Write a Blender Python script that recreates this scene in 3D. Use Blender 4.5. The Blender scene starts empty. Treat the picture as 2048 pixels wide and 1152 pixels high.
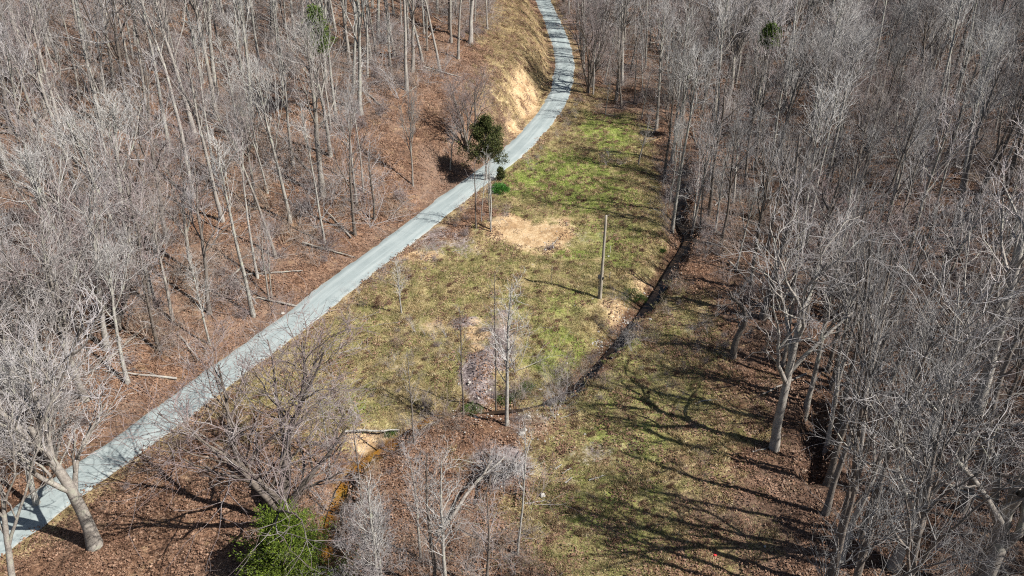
import bpy, math, random
import numpy as np

# ---------------------------------------------------------------- camera, sky, sun, exposure
S = bpy.context.scene
COL = S.collection
cam_d = bpy.data.cameras.new('camera'); cam = bpy.data.objects.new('camera', cam_d); COL.objects.link(cam)
cam.location = (0, 0, 33); cam.rotation_euler = (math.radians(63), 0, 0)
cam_d.sensor_width = 36; cam_d.lens = 36 * 1500 / 2048; cam_d.clip_end = 2000; cam_d.clip_start = .5
S.camera = cam
SUN_EL = math.radians(45); sun_dir = (.925, -.38)          # horizontal direction towards the sun
W = bpy.data.worlds.new('World'); S.world = W; W.use_nodes = True
wn = W.node_tree.nodes; bgn = wn['Background']
sky = wn.new('ShaderNodeTexSky'); sky.sky_type = 'NISHITA'; sky.sun_disc = False
sky.sun_elevation = SUN_EL; sky.sun_rotation = math.atan2(sun_dir[0], sun_dir[1]); sky.altitude = 200
W.node_tree.links.new(sky.outputs[0], bgn.inputs[0]); bgn.inputs[1].default_value = .05
sl = bpy.data.lights.new('sun', 'SUN'); sl.energy = 5.0; sl.angle = math.radians(.5); sl.color = (1, .95, .88)
sun = bpy.data.objects.new('sun', sl); COL.objects.link(sun)
from mathutils import Vector, Matrix
sv = Vector((sun_dir[0] * math.cos(SUN_EL), sun_dir[1] * math.cos(SUN_EL), math.sin(SUN_EL)))
sun.rotation_euler = sv.to_track_quat('Z', 'Y').to_euler(); sun.location = (60, -25, 80)
S.view_settings.view_transform = 'Standard'; S.view_settings.look = 'None'; S.view_settings.exposure = 0.88
S.view_settings.gamma = 1; S.view_settings.use_curve_mapping = False
S.render.engine = 'CYCLES'
S.cycles.use_denoising = False; S.cycles.filter_width = 1.15
S.cycles.max_bounces = 4; S.cycles.diffuse_bounces = 1; S.cycles.glossy_bounces = 2; S.cycles.transmission_bounces = 2

# ---------------------------------------------------------------- terrain
# centre lines of the lane, the creek and the ditch, in metres (x right, y away from the camera)
ROAD = np.array([(-36.41, 31.19), (-34.22, 34.47), (-32.41, 37.52), (-30.63, 40.69), (-28.68, 43.87), (-26.67, 47.28), (-24.66, 51.06), (-22.19, 55.27), (-19.24, 60.38), (-16.43, 66.04), (-13.51, 71.42), (-10.31, 77.26), (-7.17, 83.25), (-3.50, 90.01), (0.47, 97.70), (3.87, 106.51), (6.89, 116.72), (8.75, 128.70), (9.39, 142.94), (8.54, 160.14), (7.04, 181.35), (5.78, 193.91), (6.73, 214.36)])
CREEK = np.array([(22.72, 93.71), (21.10, 87.28), (19.42, 80.33), (19.44, 75.80), (16.97, 70.67), (14.11, 65.18), (11.01, 60.29), (8.07, 55.93), (5.69, 52.31), (3.26, 49.59), (0.63, 47.99), (-2.51, 47.60), (-5.64, 47.60), (-7.83, 46.14), (-9.51, 44.44), (-10.95, 42.97), (-11.70, 41.10), (-11.95, 38.69), (-11.70, 36.27), (-11.44, 33.67), (-11.42, 30.65)])
DITCH = np.array([(24.02, 47.93), (22.80, 44.81), (21.50, 41.63)])
FIELD = np.array([(10.00, 120.11), (13.38, 110.41), (18.00, 113.49), (19.46, 104.28), (18.87, 92.96), (17.56, 80.77), (17.40, 75.05), (20.43, 73.99), (20.42, 68.04), (22.11, 61.17), (22.49, 55.27), (22.05, 48.97), (22.54, 45.66), (20.50, 39.02), (18.78, 32.53), (12.03, 23.18), (-33.46, 23.18), (-37.77, 29.01), (-32.65, 35.03), (-27.86, 44.12), (-19.15, 58.85), (-7.12, 80.77), (-3.90, 87.21)])      # the open, treeless ground
LAWN = np.array([(9.84, 117.84), (13.28, 109.41), (17.81, 112.04), (19.10, 101.95), (18.39, 90.01), (17.16, 78.41), (15.71, 69.94), (12.24, 63.62), (7.67, 55.96), (3.87, 50.15), (-0.56, 48.97), (-4.76, 49.56), (-6.35, 47.28), (-9.91, 45.14), (-13.66, 45.14), (-17.82, 46.73), (-22.95, 49.56), (-19.77, 54.25), (-17.34, 58.85), (-13.01, 66.22), (-9.33, 73.99), (-5.04, 73.99), (-1.36, 79.58), (-3.85, 85.86), (1.03, 92.96), (6.08, 104.65)])        # grassy part west of the creek
BLOBS = [(6.67, 90.74, 6.92, 7.02, 1.00, 'lush'), (13.47, 104.28, 4.23, 7.70, 0.90, 'lush'), (2.21, 87.90, 3.68, 4.16, 0.90, 'lush'), (9.82, 83.89, 6.50, 3.60, 0.75, 'lush'), (6.57, 71.42, 2.09, 1.00, 0.80, 'lush'), (11.04, 73.99, 3.75, 5.30, 0.55, 'lush'), (4.18, 55.96, 3.48, 4.20, 0.60, 'lush'), (3.60, 62.78, 3.79, 4.13, 0.45, 'lush'), (-1.18, 66.22, 3.94, 4.47, 0.30, 'lush'), (8.99, 46.19, 4.19, 4.83, 0.45, 'lush'), (5.92, 38.18, 4.04, 5.03, 0.36, 'lush'), (-12.06, 48.97, 2.38, 2.90, 0.45, 'lush'), (9.32, 55.27, 3.45, 5.51, 0.45, 'lush'), (9.04, 36.56, 3.60, 3.96, 0.30, 'lush'), (9.36, 48.97, 9.12, 10.02, 0.95, 'grass'), (5.55, 37.77, 6.35, 7.50, 0.90, 'grass'), (14.41, 59.61, 5.02, 6.93, 0.80, 'grass'), (7.03, 42.17, 8.25, 5.72, 0.80, 'grass'), (14.59, 51.36, 4.51, 4.96, 0.60, 'grass'), (12.31, 36.56, 5.24, 4.36, 0.50, 'grass'), (-14.92, 51.36, 8.20, 7.49, 0.70, 'grass'), (-18.40, 48.97, 5.55, 3.48, 0.60, 'grass'), (3.04, 75.05, 3.58, 2.59, 1.00, 'sand'), (-0.22, 77.04, 2.65, 2.48, 1.00, 'sand'), (-1.30, 75.05, 1.63, 1.08, 0.90, 'sand'), (-9.61, 70.52, 2.38, 1.08, 1.00, 'sand'), (5.32, 77.26, 2.22, 2.26, 0.50, 'sand'), (-2.91, 56.95, 1.32, 1.29, 1.00, 'sand'), (-2.97, 54.93, 0.86, 0.82, 0.80, 'sand'), (-6.92, 58.48, 1.80, 1.64, 0.42, 'sand'), (-1.99, 58.85, 1.81, 1.20, 0.40, 'sand'), (-11.23, 42.41, 1.51, 1.24, 1.00, 'sand'), (-11.76, 41.01, 0.85, 1.19, 1.00, 'sand'), (-10.55, 45.66, 2.27, 1.26, 0.80, 'sand'), (-8.41, 45.14, 1.88, 0.93, 0.70, 'sand'), (10.35, 61.81, 1.87, 2.10, 0.60, 'sand'), (13.11, 66.22, 1.48, 2.68, 0.60, 'sand'), (1.98, 114.13, 2.28, 6.38, 0.80, 'sand'), (0.42, 104.28, 1.55, 2.56, 0.60, 'sand'), (5.51, 139.88, 1.26, 15.14, 0.40, 'sand'), (7.34, 52.62, 1.67, 0.89, 0.40, 'sand'), (-13.05, 35.78, 0.97, 1.54, 0.70, 'sand'), (1.45, 139.88, 6.32, 37.89, 1.00, 'straw'), (3.51, 114.55, 4.57, 15.14, 0.90, 'straw'), (-1.65, 101.07, 4.81, 6.97, 0.45, 'straw'), (10.29, 113.49, 3.78, 5.48, 0.95, 'straw'), (4.47, 99.36, 4.74, 5.07, 0.70, 'straw'), (12.28, 118.96, 4.72, 4.56, 0.80, 'straw'), (13.13, 82.00, 5.23, 3.73, 0.60, 'straw'), (1.77, 66.22, 5.91, 2.32, 0.70, 'straw'), (-5.76, 61.17, 6.97, 5.58, 0.45, 'straw'), (-18.71, 50.15, 4.84, 3.59, 0.55, 'straw'), (11.59, 55.96, 2.61, 4.20, 0.40, 'straw'), (-8.74, 47.83, 4.68, 2.80, 0.60, 'straw'), (10.13, 61.97, 3.28, 4.05, 0.60, 'straw'), (-2.74, 52.30, 1.66, 4.58, 1.00, 'mulch'), (-4.25, 58.85, 1.54, 1.20, 0.80, 'mulch'), (-1.05, 55.96, 1.48, 4.20, 0.80, 'mulch'), (-8.26, 73.99, 4.82, 2.96, 0.60, 'mulch'), (6.29, 75.05, 4.34, 2.16, 0.45, 'mulch'), (-6.50, 71.92, 4.72, 2.02, 0.40, 'mulch'), (-0.50, 42.17, 2.15, 2.37, 0.80, 'mulch'), (1.37, 46.19, 2.67, 1.60, 0.50, 'mulch'), (6.07, 43.38, 3.29, 1.18, 0.50, 'mulch'), (-2.62, 51.36, 1.48, 3.72, 0.55, 'mound'), (-1.70, 55.96, 1.13, 2.51, 0.50, 'mound'), (-4.23, 58.48, 0.90, 0.89, 0.35, 'mound'), (-0.86, 41.94, 1.43, 1.13, 0.50, 'mound'), (-4.73, 46.19, 1.52, 0.75, 0.30, 'mound'), (10.47, 62.78, 2.08, 1.65, 0.35, 'mound')]

def sstep(a, b, x):
    t = np.clip((x - a) / (b - a), 0, 1)
    return t * t * (3 - 2 * t)

def densify(P, step=1.0):
    # Catmull-Rom through the control points
    P = np.vstack([2 * P[0] - P[1], P, 2 * P[-1] - P[-2]])
    out = []
    for i in range(1, len(P) - 2):
        p0, p1, p2, p3 = P[i - 1:i + 3]
        n = max(2, int(np.linalg.norm(p2 - p1) / step))
        t = np.linspace(0, 1, n, endpoint=False)[:, None]
        out.append(.5 * (2 * p1 + (p2 - p0) * t + (2 * p0 - 5 * p1 + 4 * p2 - p3) * t**2 + (3 * p1 - p0 - 3 * p2 + p3) * t**3))
    out.append(P[-2][None])
    return np.vstack(out)

def near_line(X, Y, L):
    """distance, side (+ = left of travel), y of the nearest point and its position along the line"""
    sh = X.shape; X = X.ravel(); Y = Y.ravel()
    best = np.full(X.shape, 1e9); side = np.zeros(X.shape); yy = np.zeros(X.shape); ss = np.zeros(X.shape)
    acc = 0.0
    for a, b in zip(L[:-1], L[1:]):
        d = b - a; l2 = float(d @ d); l = l2 ** .5
        t = np.clip(((X - a[0]) * d[0] + (Y - a[1]) * d[1]) / l2, 0, 1)
        dx = X - a[0] - t * d[0]; dy = Y - a[1] - t * d[1]
        dd = dx * dx + dy * dy
        m = dd < best
        best = np.where(m, dd, best)
        side = np.where(m, np.sign(d[0] * dy - d[1] * dx), side)
        yy = np.where(m, a[1] + t * d[1], yy)
        ss = np.where(m, acc + t * l, ss)
        acc += l
    return np.sqrt(best).reshape(sh), side.reshape(sh), yy.reshape(sh), ss.reshape(sh)

_lat = np.random.RandomState(5).rand(256, 256)
def vnoise(X, Y, s):
    x = X * s + 100.3; y = Y * s + 57.7
    xi = np.floor(x).astype(int); yi = np.floor(y).astype(int)
    fx = x - xi; fy = y - yi; fx = fx * fx * (3 - 2 * fx); fy = fy * fy * (3 - 2 * fy)
    g = lambda i, j: _lat[i & 255, j & 255]
    return (g(xi, yi) * (1 - fx) * (1 - fy) + g(xi + 1, yi) * fx * (1 - fy) + g(xi, yi + 1) * (1 - fx) * fy + g(xi + 1, yi + 1) * fx * fy) - .5

ROADL = densify(ROAD, 2.5); CREEKL = densify(CREEK, 1.2); DITCHL = densify(DITCH, 2.0)

def plane(Y):
    return .12 * (Y - 65)

def height(X, Y):
    X = np.asarray(X, float); Y = np.asarray(Y, float)
    dr, sr, yr, s_r = near_line(X, Y, ROADL)
    dc, sc_, yc, s_c = near_line(X, Y, CREEKL)
    dd, _, yd, _ = near_line(X, Y, DITCHL)
    z = plane(Y)
    dl = np.where(sr > 0, dr, 0)                                # metres up the slope left of the lane
    hill = .30 * np.clip(dl - 3, 0, 1e9)
    hill = 26 * (1 - np.exp(-hill / 26)) * 1.15
    z = z + hill
    z = z + sstep(78, 100, Y) * (1 - sstep(190, 210, Y)) * 3.6 * sstep(2.2, 7.5, dl) * (1 - .6 * sstep(12, 30, dl))   # road cut
    rx = X - (14 + .35 * (Y - 40).clip(0, 60) * .25)
    z = z + .13 * np.clip(rx - 14, 0, 70) * sstep(0, 12, rx - 14)
    z = z - .5 * np.exp(-((X - 13.5) / 6) ** 2) * sstep(34, 40, Y) * (1 - sstep(60, 75, Y)) * 0
    rough = .55 * vnoise(X, Y, .09) + .28 * vnoise(X, Y, .31) + .20 * vnoise(X, Y, .9) + .12 * vnoise(X, Y, 1.9)
    rough = rough + .5 * sstep(6, 20, dl) * vnoise(X, Y, .16)
    z = z + rough * sstep(2.0, 5, dr)
    w = 1.9 + .5 * np.sin(s_c * .31) + .4 * np.sin(s_c * .83 + 1)
    west = (sc_ < 0)                                            # gentler western bank, cut eastern bank
    near = sstep(0, 14, s_c) * 1.0
    z = z - (1.35 + .25 * np.sin(s_c * .2)) * (1 - .7 * sstep(-6, -4, X) * (1 - sstep(1.5, 4, X))) * (.25 + .75 * near) * np.where(west, 1 - sstep(.4, w + 1.6, dc), 1 - sstep(.6, 1.25 + .3 * np.sin(s_c * .83), dc)) - .35 * (1 - sstep(2, 7, dc)) * west
    z = z - 1.7 * (1 - sstep(.6, 1.4, dd))
    z = z + BUMPS(X, Y)
    k = 1 - sstep(1.9, 3.6, dr)
    zr = plane(yr) - .05
    return z * (1 - k) + zr * k

def BUMPS(X, Y):
    z = np.zeros_like(X)
    for (x, y, rx, ry, v, kind) in BLOBS:
        if kind == 'mound':
            q = ((X - x) / rx) ** 2 + ((Y - y) / ry) ** 2
            z = z + v * np.exp(-q) * (1 + .9 * vnoise(X, Y, 1.1) + .6 * vnoise(X, Y, 2.7))
    return z

def inside(X, Y, poly):
    r = np.zeros(X.shape, bool); n = len(poly)
    for i in range(n):
        x1, y1 = poly[i]; x2, y2 = poly[(i + 1) % n]
        c = ((y1 > Y) != (y2 > Y)) & (X < (x2 - x1) * (Y - y1) / (y2 - y1 + 1e-12) + x1)
        r ^= c
    return r

def blob_mask(X, Y, kind):
    m = np.zeros(X.shape)
    wob = 1 + .9 * vnoise(X, Y, .45) + .5 * vnoise(X, Y, 1.3)
    for (x, y, rx, ry, v, k) in BLOBS:
        if k == kind:
            q = (((X - x) / rx) ** 2 + ((Y - y) / ry) ** 2) * wob
            m = np.maximum(m, v * (1 - sstep(.1, 1.7, q)))
    return m


# ---------------------------------------------------------------- material helpers
class NT:
    def __init__(s, name, rough=.9, spec=.2):
        s.m = bpy.data.materials.new(name); s.m.use_nodes = True
        s.t = s.m.node_tree; s.n = s.t.nodes; s.b = s.n['Principled BSDF']
        s.b.inputs['Roughness'].default_value = rough; s.b.inputs['Specular IOR Level'].default_value = spec
    def link(s, a, b): s.t.links.new(a, b)
    def put(s, i, v):
        if v is None: return
        if hasattr(v, 'is_linked') or hasattr(v, 'links'): s.link(v, i)
        else: i.default_value = v
    def obj(s): return s.n.new('ShaderNodeTexCoord').outputs['Object']
    def noise(s, sc, det=3, rough=.6, vec=None, dist=0):
        n = s.n.new('ShaderNodeTexNoise'); n.inputs['Scale'].default_value = sc; n.inputs['Detail'].default_value = det
        n.inputs['Roughness'].default_value = rough; n.inputs['Distortion'].default_value = dist
        if vec is not None: s.link(vec, n.inputs['Vector'])
        return n.outputs['Fac']
    def voro(s, sc, vec=None, out='Color', feat='F1'):
        n = s.n.new('ShaderNodeTexVoronoi'); n.inputs['Scale'].default_value = sc; n.feature = feat
        if vec is not None: s.link(vec, n.inputs['Vector'])
        return n.outputs[out]
    def ramp(s, f, stops):
        n = s.n.new('ShaderNodeValToRGB'); e = n.color_ramp.elements
        while len(e) < len(stops): e.new(.5)
        for k, (p, c) in zip(e, stops): k.position = p; k.color = (*c, 1) if len(c) == 3 else c
        s.link(f, n.inputs[0]); return n.outputs[0]
    def rng(s, f, a, b, c=0., d=1.):
        n = s.n.new('ShaderNodeMapRange'); s.put(n.inputs[0], f)
        for i, v in enumerate((a, b, c, d)): n.inputs[i + 1].default_value = v
        n.interpolation_type = 'SMOOTHSTEP'; return n.outputs[0]
    def math(s, op, a, b=0.):
        n = s.n.new('ShaderNodeMath'); n.operation = op; s.put(n.inputs[0], a); s.put(n.inputs[1], b); return n.outputs[0]
    def mix(s, f, a, b, mode='MIX'):
        n = s.n.new('ShaderNodeMix'); n.data_type = 'RGBA'; n.blend_type = mode
        s.put(n.inputs[0], f); s.put(n.inputs[6], (*a, 1) if isinstance(a, tuple) and len(a) == 3 else a)
        s.put(n.inputs[7], (*b, 1) if isinstance(b, tuple) and len(b) == 3 else b); return n.outputs[2]
    def attr(s, name):
        n = s.n.new('ShaderNodeAttribute'); n.attribute_name = name; return n
    def sep(s, v):
        n = s.n.new('ShaderNodeSeparateXYZ'); s.link(v, n.inputs[0]); return n.outputs
    def rand(s): return s.n.new('ShaderNodeObjectInfo').outputs['Random']
    def bump(s, f, strength, dist):
        n = s.n.new('ShaderNodeBump'); n.inputs['Strength'].default_value = strength; n.inputs['Distance'].default_value = dist
        s.link(f, n.inputs['Height']); s.link(n.outputs[0], s.b.inputs['Normal'])
    def col(s, c): s.put(s.b.inputs['Base Color'], (*c, 1) if isinstance(c, tuple) else c); return s.m

def ground_mat():
    t = NT('ground_litter_and_grass', .95, .1)
    co = t.obj()
    big = t.noise(.11, 5, .6, co); mid = t.noise(.8, 5, .65, co); fine = t.noise(4.5, 5, .72, co); xf = t.noise(19, 3, .7, co)
    speck = t.math('ADD', t.math('MULTIPLY', fine, .55), t.math('MULTIPLY', xf, .45))
    speck = t.math('ADD', speck, t.math('MULTIPLY', t.math('SUBTRACT', mid, .5), .30))
    clump = t.noise(1.9, 4, .65, co); speck = t.math('ADD', speck, t.math('MULTIPLY', t.math('SUBTRACT', clump, .5), .36))
    litter = t.ramp(speck, [(.34, (.020, .011, .008)), (.44, (.085, .048, .031)), (.53, (.210, .120, .076)), (.61, (.31, .195, .128)), (.72, (.46, .34, .25))])
    litter = t.mix(t.rng(big, .42, .60), litter, t.mix(.5, litter, (.20, .15, .12), 'MIX'))
    litter = t.mix(t.rng(t.noise(.27, 5, .7, co), .50, .62, 0, .7), litter, t.mix(1.0, litter, (.48, .44, .42), 'MULTIPLY'))
    litter = t.mix(t.rng(mid, .55, .72, 0, .55), litter, t.ramp(speck, [(.35, (.10, .07, .04)), (.6, (.30, .22, .12))]))
    grass = t.ramp(speck, [(.33, (.045, .042, .016)), (.43, (.135, .130, .042)), (.52, (.245, .228, .090)), (.60, (.35, .305, .14)), (.70, (.50, .43, .26))])
    dry = t.ramp(speck, [(.33, (.10, .070, .035)), (.45, (.26, .19, .095)), (.56, (.41, .32, .17)), (.68, (.58, .48, .31))])
    grass = t.mix(t.rng(t.noise(.33, 5, .7, co), .40, .60, 0, .85), grass, dry)
    lush = t.ramp(speck, [(.33, (.045, .060, .014)), (.44, (.135, .185, .030)), (.55, (.245, .285, .075)), (.68, (.38, .41, .15))])
    lush = t.mix(t.rng(t.noise(.9, 5, .7, co), .48, .64, 0, .55), lush, dry)
    sand = t.ramp(speck, [(.28, (.20, .13, .075)), (.40, (.42, .29, .16)), (.54, (.52, .38, .225)), (.72, (.62, .52, .38))])
    sand = t.mix(t.rng(t.noise(.5, 4, .7, co), .46, .62, 0, .75), sand, t.ramp(speck, [(.33, (.17, .10, .055)), (.6, (.37, .235, .12))]))
    mulch = t.ramp(speck, [(.33, (.035, .026, .024)), (.44, (.13, .10, .094)), (.55, (.26, .215, .21)), (.68, (.52, .46, .42))])
    mud = t.ramp(speck, [(.33, (.025, .015, .010)), (.50, (.105, .058, .036)), (.66, (.27, .18, .12))])
    ochre = t.ramp(speck, [(.33, (.04, .022, .010)), (.50, (.17, .093, .032)), (.66, (.37, .24, .12))])
    A = t.attr('cover'); B = t.attr('soil_and_shade'); mud = t.mix(B.outputs['Alpha'], mud, ochre)
    a = t.sep(A.outputs['Color']); b = t.sep(B.outputs['Color'])
    edge = t.math('ADD', t.math('MULTIPLY', t.math('SUBTRACT', t.noise(.55, 6, .68, co), .5), 1.5), t.math('MULTIPLY', t.math('SUBTRACT', fine, .5), .9))
    def f(m, w=.14): return t.rng(t.math('ADD', m, edge), .5 - w, .5 + w)
    c = t.mix(t.math('MULTIPLY', b[2], .55), litter, t.mix(1.0, litter, (.45, .42, .42), 'MULTIPLY'))  # shade of the right-hand wood painted into the litter colour
    c = t.mix(f(A.outputs['Alpha'], .25), c, dry)
    c = t.mix(f(a[0], .22), c, grass)
    c = t.mix(f(a[1], .3), c, lush)
    c = t.mix(f(b[0], .2), c, mulch)
    c = t.mix(f(a[2], .24), c, sand)
    c = t.mix(f(b[1], .2), c, mud)
    t.bump(speck, .9, .22)
    return t.col(c)

def bark_mat(name, light, dark, moss=None, var=.25):
    t = NT(name, .9, .15); co = t.obj()
    n1 = t.noise(1.3, 4, .65, co); n2 = t.noise(9, 4, .7, co)
    f = t.math('ADD', t.math('MULTIPLY', n1, .5), t.math('MULTIPLY', n2, .5))
    c = t.ramp(f, [(.36, dark), (.46, tuple(.45 * a + .55 * b for a, b in zip(light, dark))), (.56, light), (.68, tuple(min(.8, a * 1.45) for a in light))])
    if moss: c = t.mix(t.rng(n1, .54, .64, 0, .6), c, moss)
    r = t.rand()
    c = t.mix(var, c, t.ramp(r, [(0, (.10, .085, .07)), (.5, (.30, .27, .24)), (1, (.52, .50, .47))]))
    t.bump(n2, .7, .03)
    return t.col(c)

def twig_mat(name, stops):
    t = NT(name, .85, .2)
    n = t.noise(.7, 2, .6, t.obj())
    r = t.rand()
    c = t.mix(t.rng(n, .35, .65, 0, .5), t.ramp(r, stops), t.ramp(n, [(.3, (.09, .075, .07)), (.7, (.44, .43, .42))]))
    return t.col(c)

M = {}
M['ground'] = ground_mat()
M['bark'] = bark_mat('grey_bark', (.30, .275, .245), (.085, .072, .062), (.27, .29, .22))
M['bark_pale'] = bark_mat('pale_bark', (.37, .36, .33), (.10, .085, .07), (.28, .30, .21), .12)
M['bark_dark'] = bark_mat('dark_bark', (.15, .125, .105), (.04, .033, .028), None, .12)
M['twig'] = twig_mat('grey_twigs', [(0, (.25, .215, .20)), (.35, (.33, .31, .30)), (.7, (.40, .385, .39)), (1, (.30, .24, .235))])
M['twig_pale'] = twig_mat('pale_twigs', [(0, (.43, .42, .40)), (1, (.50, .49, .475))])
M['twig_dim'] = twig_mat('dim_twigs', [(0, (.11, .105, .10)), (.4, (.19, .187, .185)), (.7, (.13, .115, .115)), (1, (.30, .30, .30))])  # darkened twig colour: the right-hand wood's dimness is painted in
M['twig_mauve'] = twig_mat('mauve_twigs', [(0, (.19, .145, .14)), (1, (.27, .215, .21))])
M['brush'] = twig_mat('brush_twigs', [(0, (.22, .15, .11)), (.5, (.34, .26, .19)), (1, (.30, .24, .235))])

def simple(name, stops, sc=6, rough=.9, bump=.4, bd=.02, spec=.2, dark=None):
    t = NT(name, rough, spec); n = t.noise(sc, 4, .65, t.obj()); c = t.ramp(n, stops)
    if dark: c = t.mix(t.math('MULTIPLY', t.rand(), 1.0), c, t.ramp(n, dark))
    t.bump(n, bump, bd); return t.col(c)

M['leaf_shade_tone'] = simple('shade_toned_leaves', [(.35, (.05, .028, .02)), (.5, (.15, .088, .062)), (.65, (.34, .26, .20))], 3, dark=[(.35, (.03, .018, .013)), (.65, (.12, .07, .05))])  # darker leaf colour with the right-hand wood's shade painted in
M['leaf_litter'] = simple('dead_leaves', [(.35, (.10, .054, .036)), (.5, (.24, .142, .095)), (.68, (.42, .31, .225))], 3, dark=[(.35, (.045, .024, .016)), (.65, (.17, .092, .060))])
M['grass'] = simple('winter_grass', [(.35, (.14, .13, .045)), (.5, (.27, .24, .11)), (.65, (.45, .38, .23))], 1.5, dark=[(.35, (.09, .095, .03)), (.65, (.21, .20, .075))])
M['lush_grass'] = simple('green_grass', [(.35, (.085, .11, .028)), (.65, (.23, .255, .09))], 1.5)
M['straw'] = simple('straw_grass', [(.35, (.24, .17, .08)), (.5, (.42, .32, .17)), (.65, (.60, .50, .32))], 1.5)
M['cedar_dark'] = simple('dark_cedar_foliage', [(.35, (.025, .035, .012)), (.5, (.065, .080, .024)), (.65, (.13, .12, .05))], 2.5)
M['cedar_bright'] = simple('bright_cedar_foliage', [(.35, (.028, .048, .008)), (.5, (.075, .115, .013)), (.65, (.17, .205, .03))], 5)
M['ivy_leaf'] = simple('ivy_leaves', [(.35, (.025, .05, .012)), (.5, (.06, .11, .02)), (.65, (.13, .17, .05))], 5, .5)
M['green_leaf'] = simple('evergreen_leaves', [(.35, (.025, .085, .015)), (.65, (.085, .25, .04))], 3, .5)
M['pine'] = simple('pine_needles', [(.35, (.03, .06, .012)), (.65, (.12, .17, .035))], 3)
M['rock'] = simple('pale_stone', [(.3, (.26, .24, .21)), (.7, (.50, .48, .45))], 4)
M['red'] = simple('red_plastic', [(.3, (.5, .02, .03)), (.7, (.65, .03, .05))], 4)
M['box'] = simple('dark_metal', [(.3, (.03, .03, .03)), (.7, (.07, .07, .07))], 4, .5)
M['char'] = simple('charred_wood', [(.3, (.03, .025, .022)), (.7, (.14, .11, .09))], 5)

def pole_mat():
    t = NT('weathered_pole_wood', .9, .1); co = t.obj()
    mp = t.n.new('ShaderNodeMapping'); mp.inputs['Scale'].default_value = (14, 14, .8); t.link(co, mp.inputs[0])
    n = t.noise(1.5, 4, .6, mp.outputs[0])
    return t.col(t.ramp(n, [(.3, (.13, .11, .085)), (.5, (.30, .27, .22)), (.7, (.42, .39, .33))]))
M['pole'] = pole_mat()

def road_mat():
    t = NT('chip_seal_road', .85, .25); co = t.obj()
    uv = t.n.new('ShaderNodeUVMap'); uv.uv_map = 'lane'; u = t.sep(uv.outputs[0])
    mp = t.n.new('ShaderNodeMapping'); mp.inputs['Scale'].default_value = (6, .10, 1); t.link(uv.outputs[0], mp.inputs[0])
    streak = t.noise(1.6, 4, .6, mp.outputs[0]); fine = t.noise(24, 4, .75, co); mid = t.noise(.5, 5, .6, co)
    c = t.ramp(t.math('ADD', t.math('MULTIPLY', fine, .5), t.math('MULTIPLY', mid, .5)),
               [(.34, (.195, .232, .236)), (.5, (.238, .28, .282)), (.66, (.285, .325, .325))])
    c = t.mix(t.rng(streak, .45, .68, 0, .45), c, (.345, .39, .39))
    tr = t.math('ABSOLUTE', t.math('SUBTRACT', t.math('ABSOLUTE', t.math('SUBTRACT', u[0], .5)), .24))
    c = t.mix(t.math('MULTIPLY', t.rng(tr, .12, .02), t.math('MULTIPLY', streak, .7)), c, (.36, .40, .395))
    c = t.mix(t.rng(t.noise(1.3, 6, .75, co), .62, .70, 0, .2), c, (.16, .175, .17))
    # paler shoulders of loose chippings
    e = t.math('ABSOLUTE', t.math('SUBTRACT', u[0], .5))
    c = t.mix(t.math('MULTIPLY', t.rng(t.math('ADD', e, t.math('MULTIPLY', t.math('SUBTRACT', mid, .5), .22)), .40, .47), .5), c, t.ramp(fine, [(.35, (.22, .21, .18)), (.6, (.46, .46, .43))]))
    pat = t.rng(t.noise(.17, 3, .5, co), .60, .66, 0, .10)
    c = t.mix(pat, c, (.16, .20, .21))
    t.bump(fine, .15, .006)
    return t.col(c)
M['road'] = road_mat()

def water_mat():
    t = NT('creek_water', .28, .3); co = t.obj()
    n = t.noise(.35, 3, .6, co); g = t.noise(5, 4, .6, co)
    c = t.ramp(n, [(.36, (.02, .012, .008)), (.46, (.09, .04, .010)), (.56, (.25, .12, .018)), (.66, (.16, .11, .02))])
    x = t.sep(co)[0]; c = t.mix(t.rng(x, -4, -7), t.ramp(n, [(.4, (.012, .009, .007)), (.7, (.045, .028, .016))]), c)
    t.bump(g, .25, .03)
    return t.col(c)
M['water'] = water_mat()

# ---------------------------------------------------------------- mesh helpers
def raw_mesh(name, V, F, nper, mats, smooth=False, mat_idx=None):
    me = bpy.data.meshes.new(name)
    V = np.asarray(V, np.float32); F = np.asarray(F, np.int32).ravel(); nf = len(F) // nper
    me.vertices.add(len(V)); me.vertices.foreach_set('co', V.ravel())
    me.loops.add(len(F)); me.loops.foreach_set('vertex_index', F)
    me.polygons.add(nf); me.polygons.foreach_set('loop_start', np.arange(nf, dtype=np.int32) * nper)
    try: me.polygons.foreach_set('loop_total', np.full(nf, nper, np.int32))
    except Exception: pass
    if smooth: me.polygons.foreach_set('use_smooth', np.ones(nf, bool))
    for m in mats: me.materials.append(m)
    if mat_idx is not None: me.polygons.foreach_set('material_index', np.asarray(mat_idx, np.int32))
    me.update(calc_edges=True); me.validate(clean_customdata=False)
    return me

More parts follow.
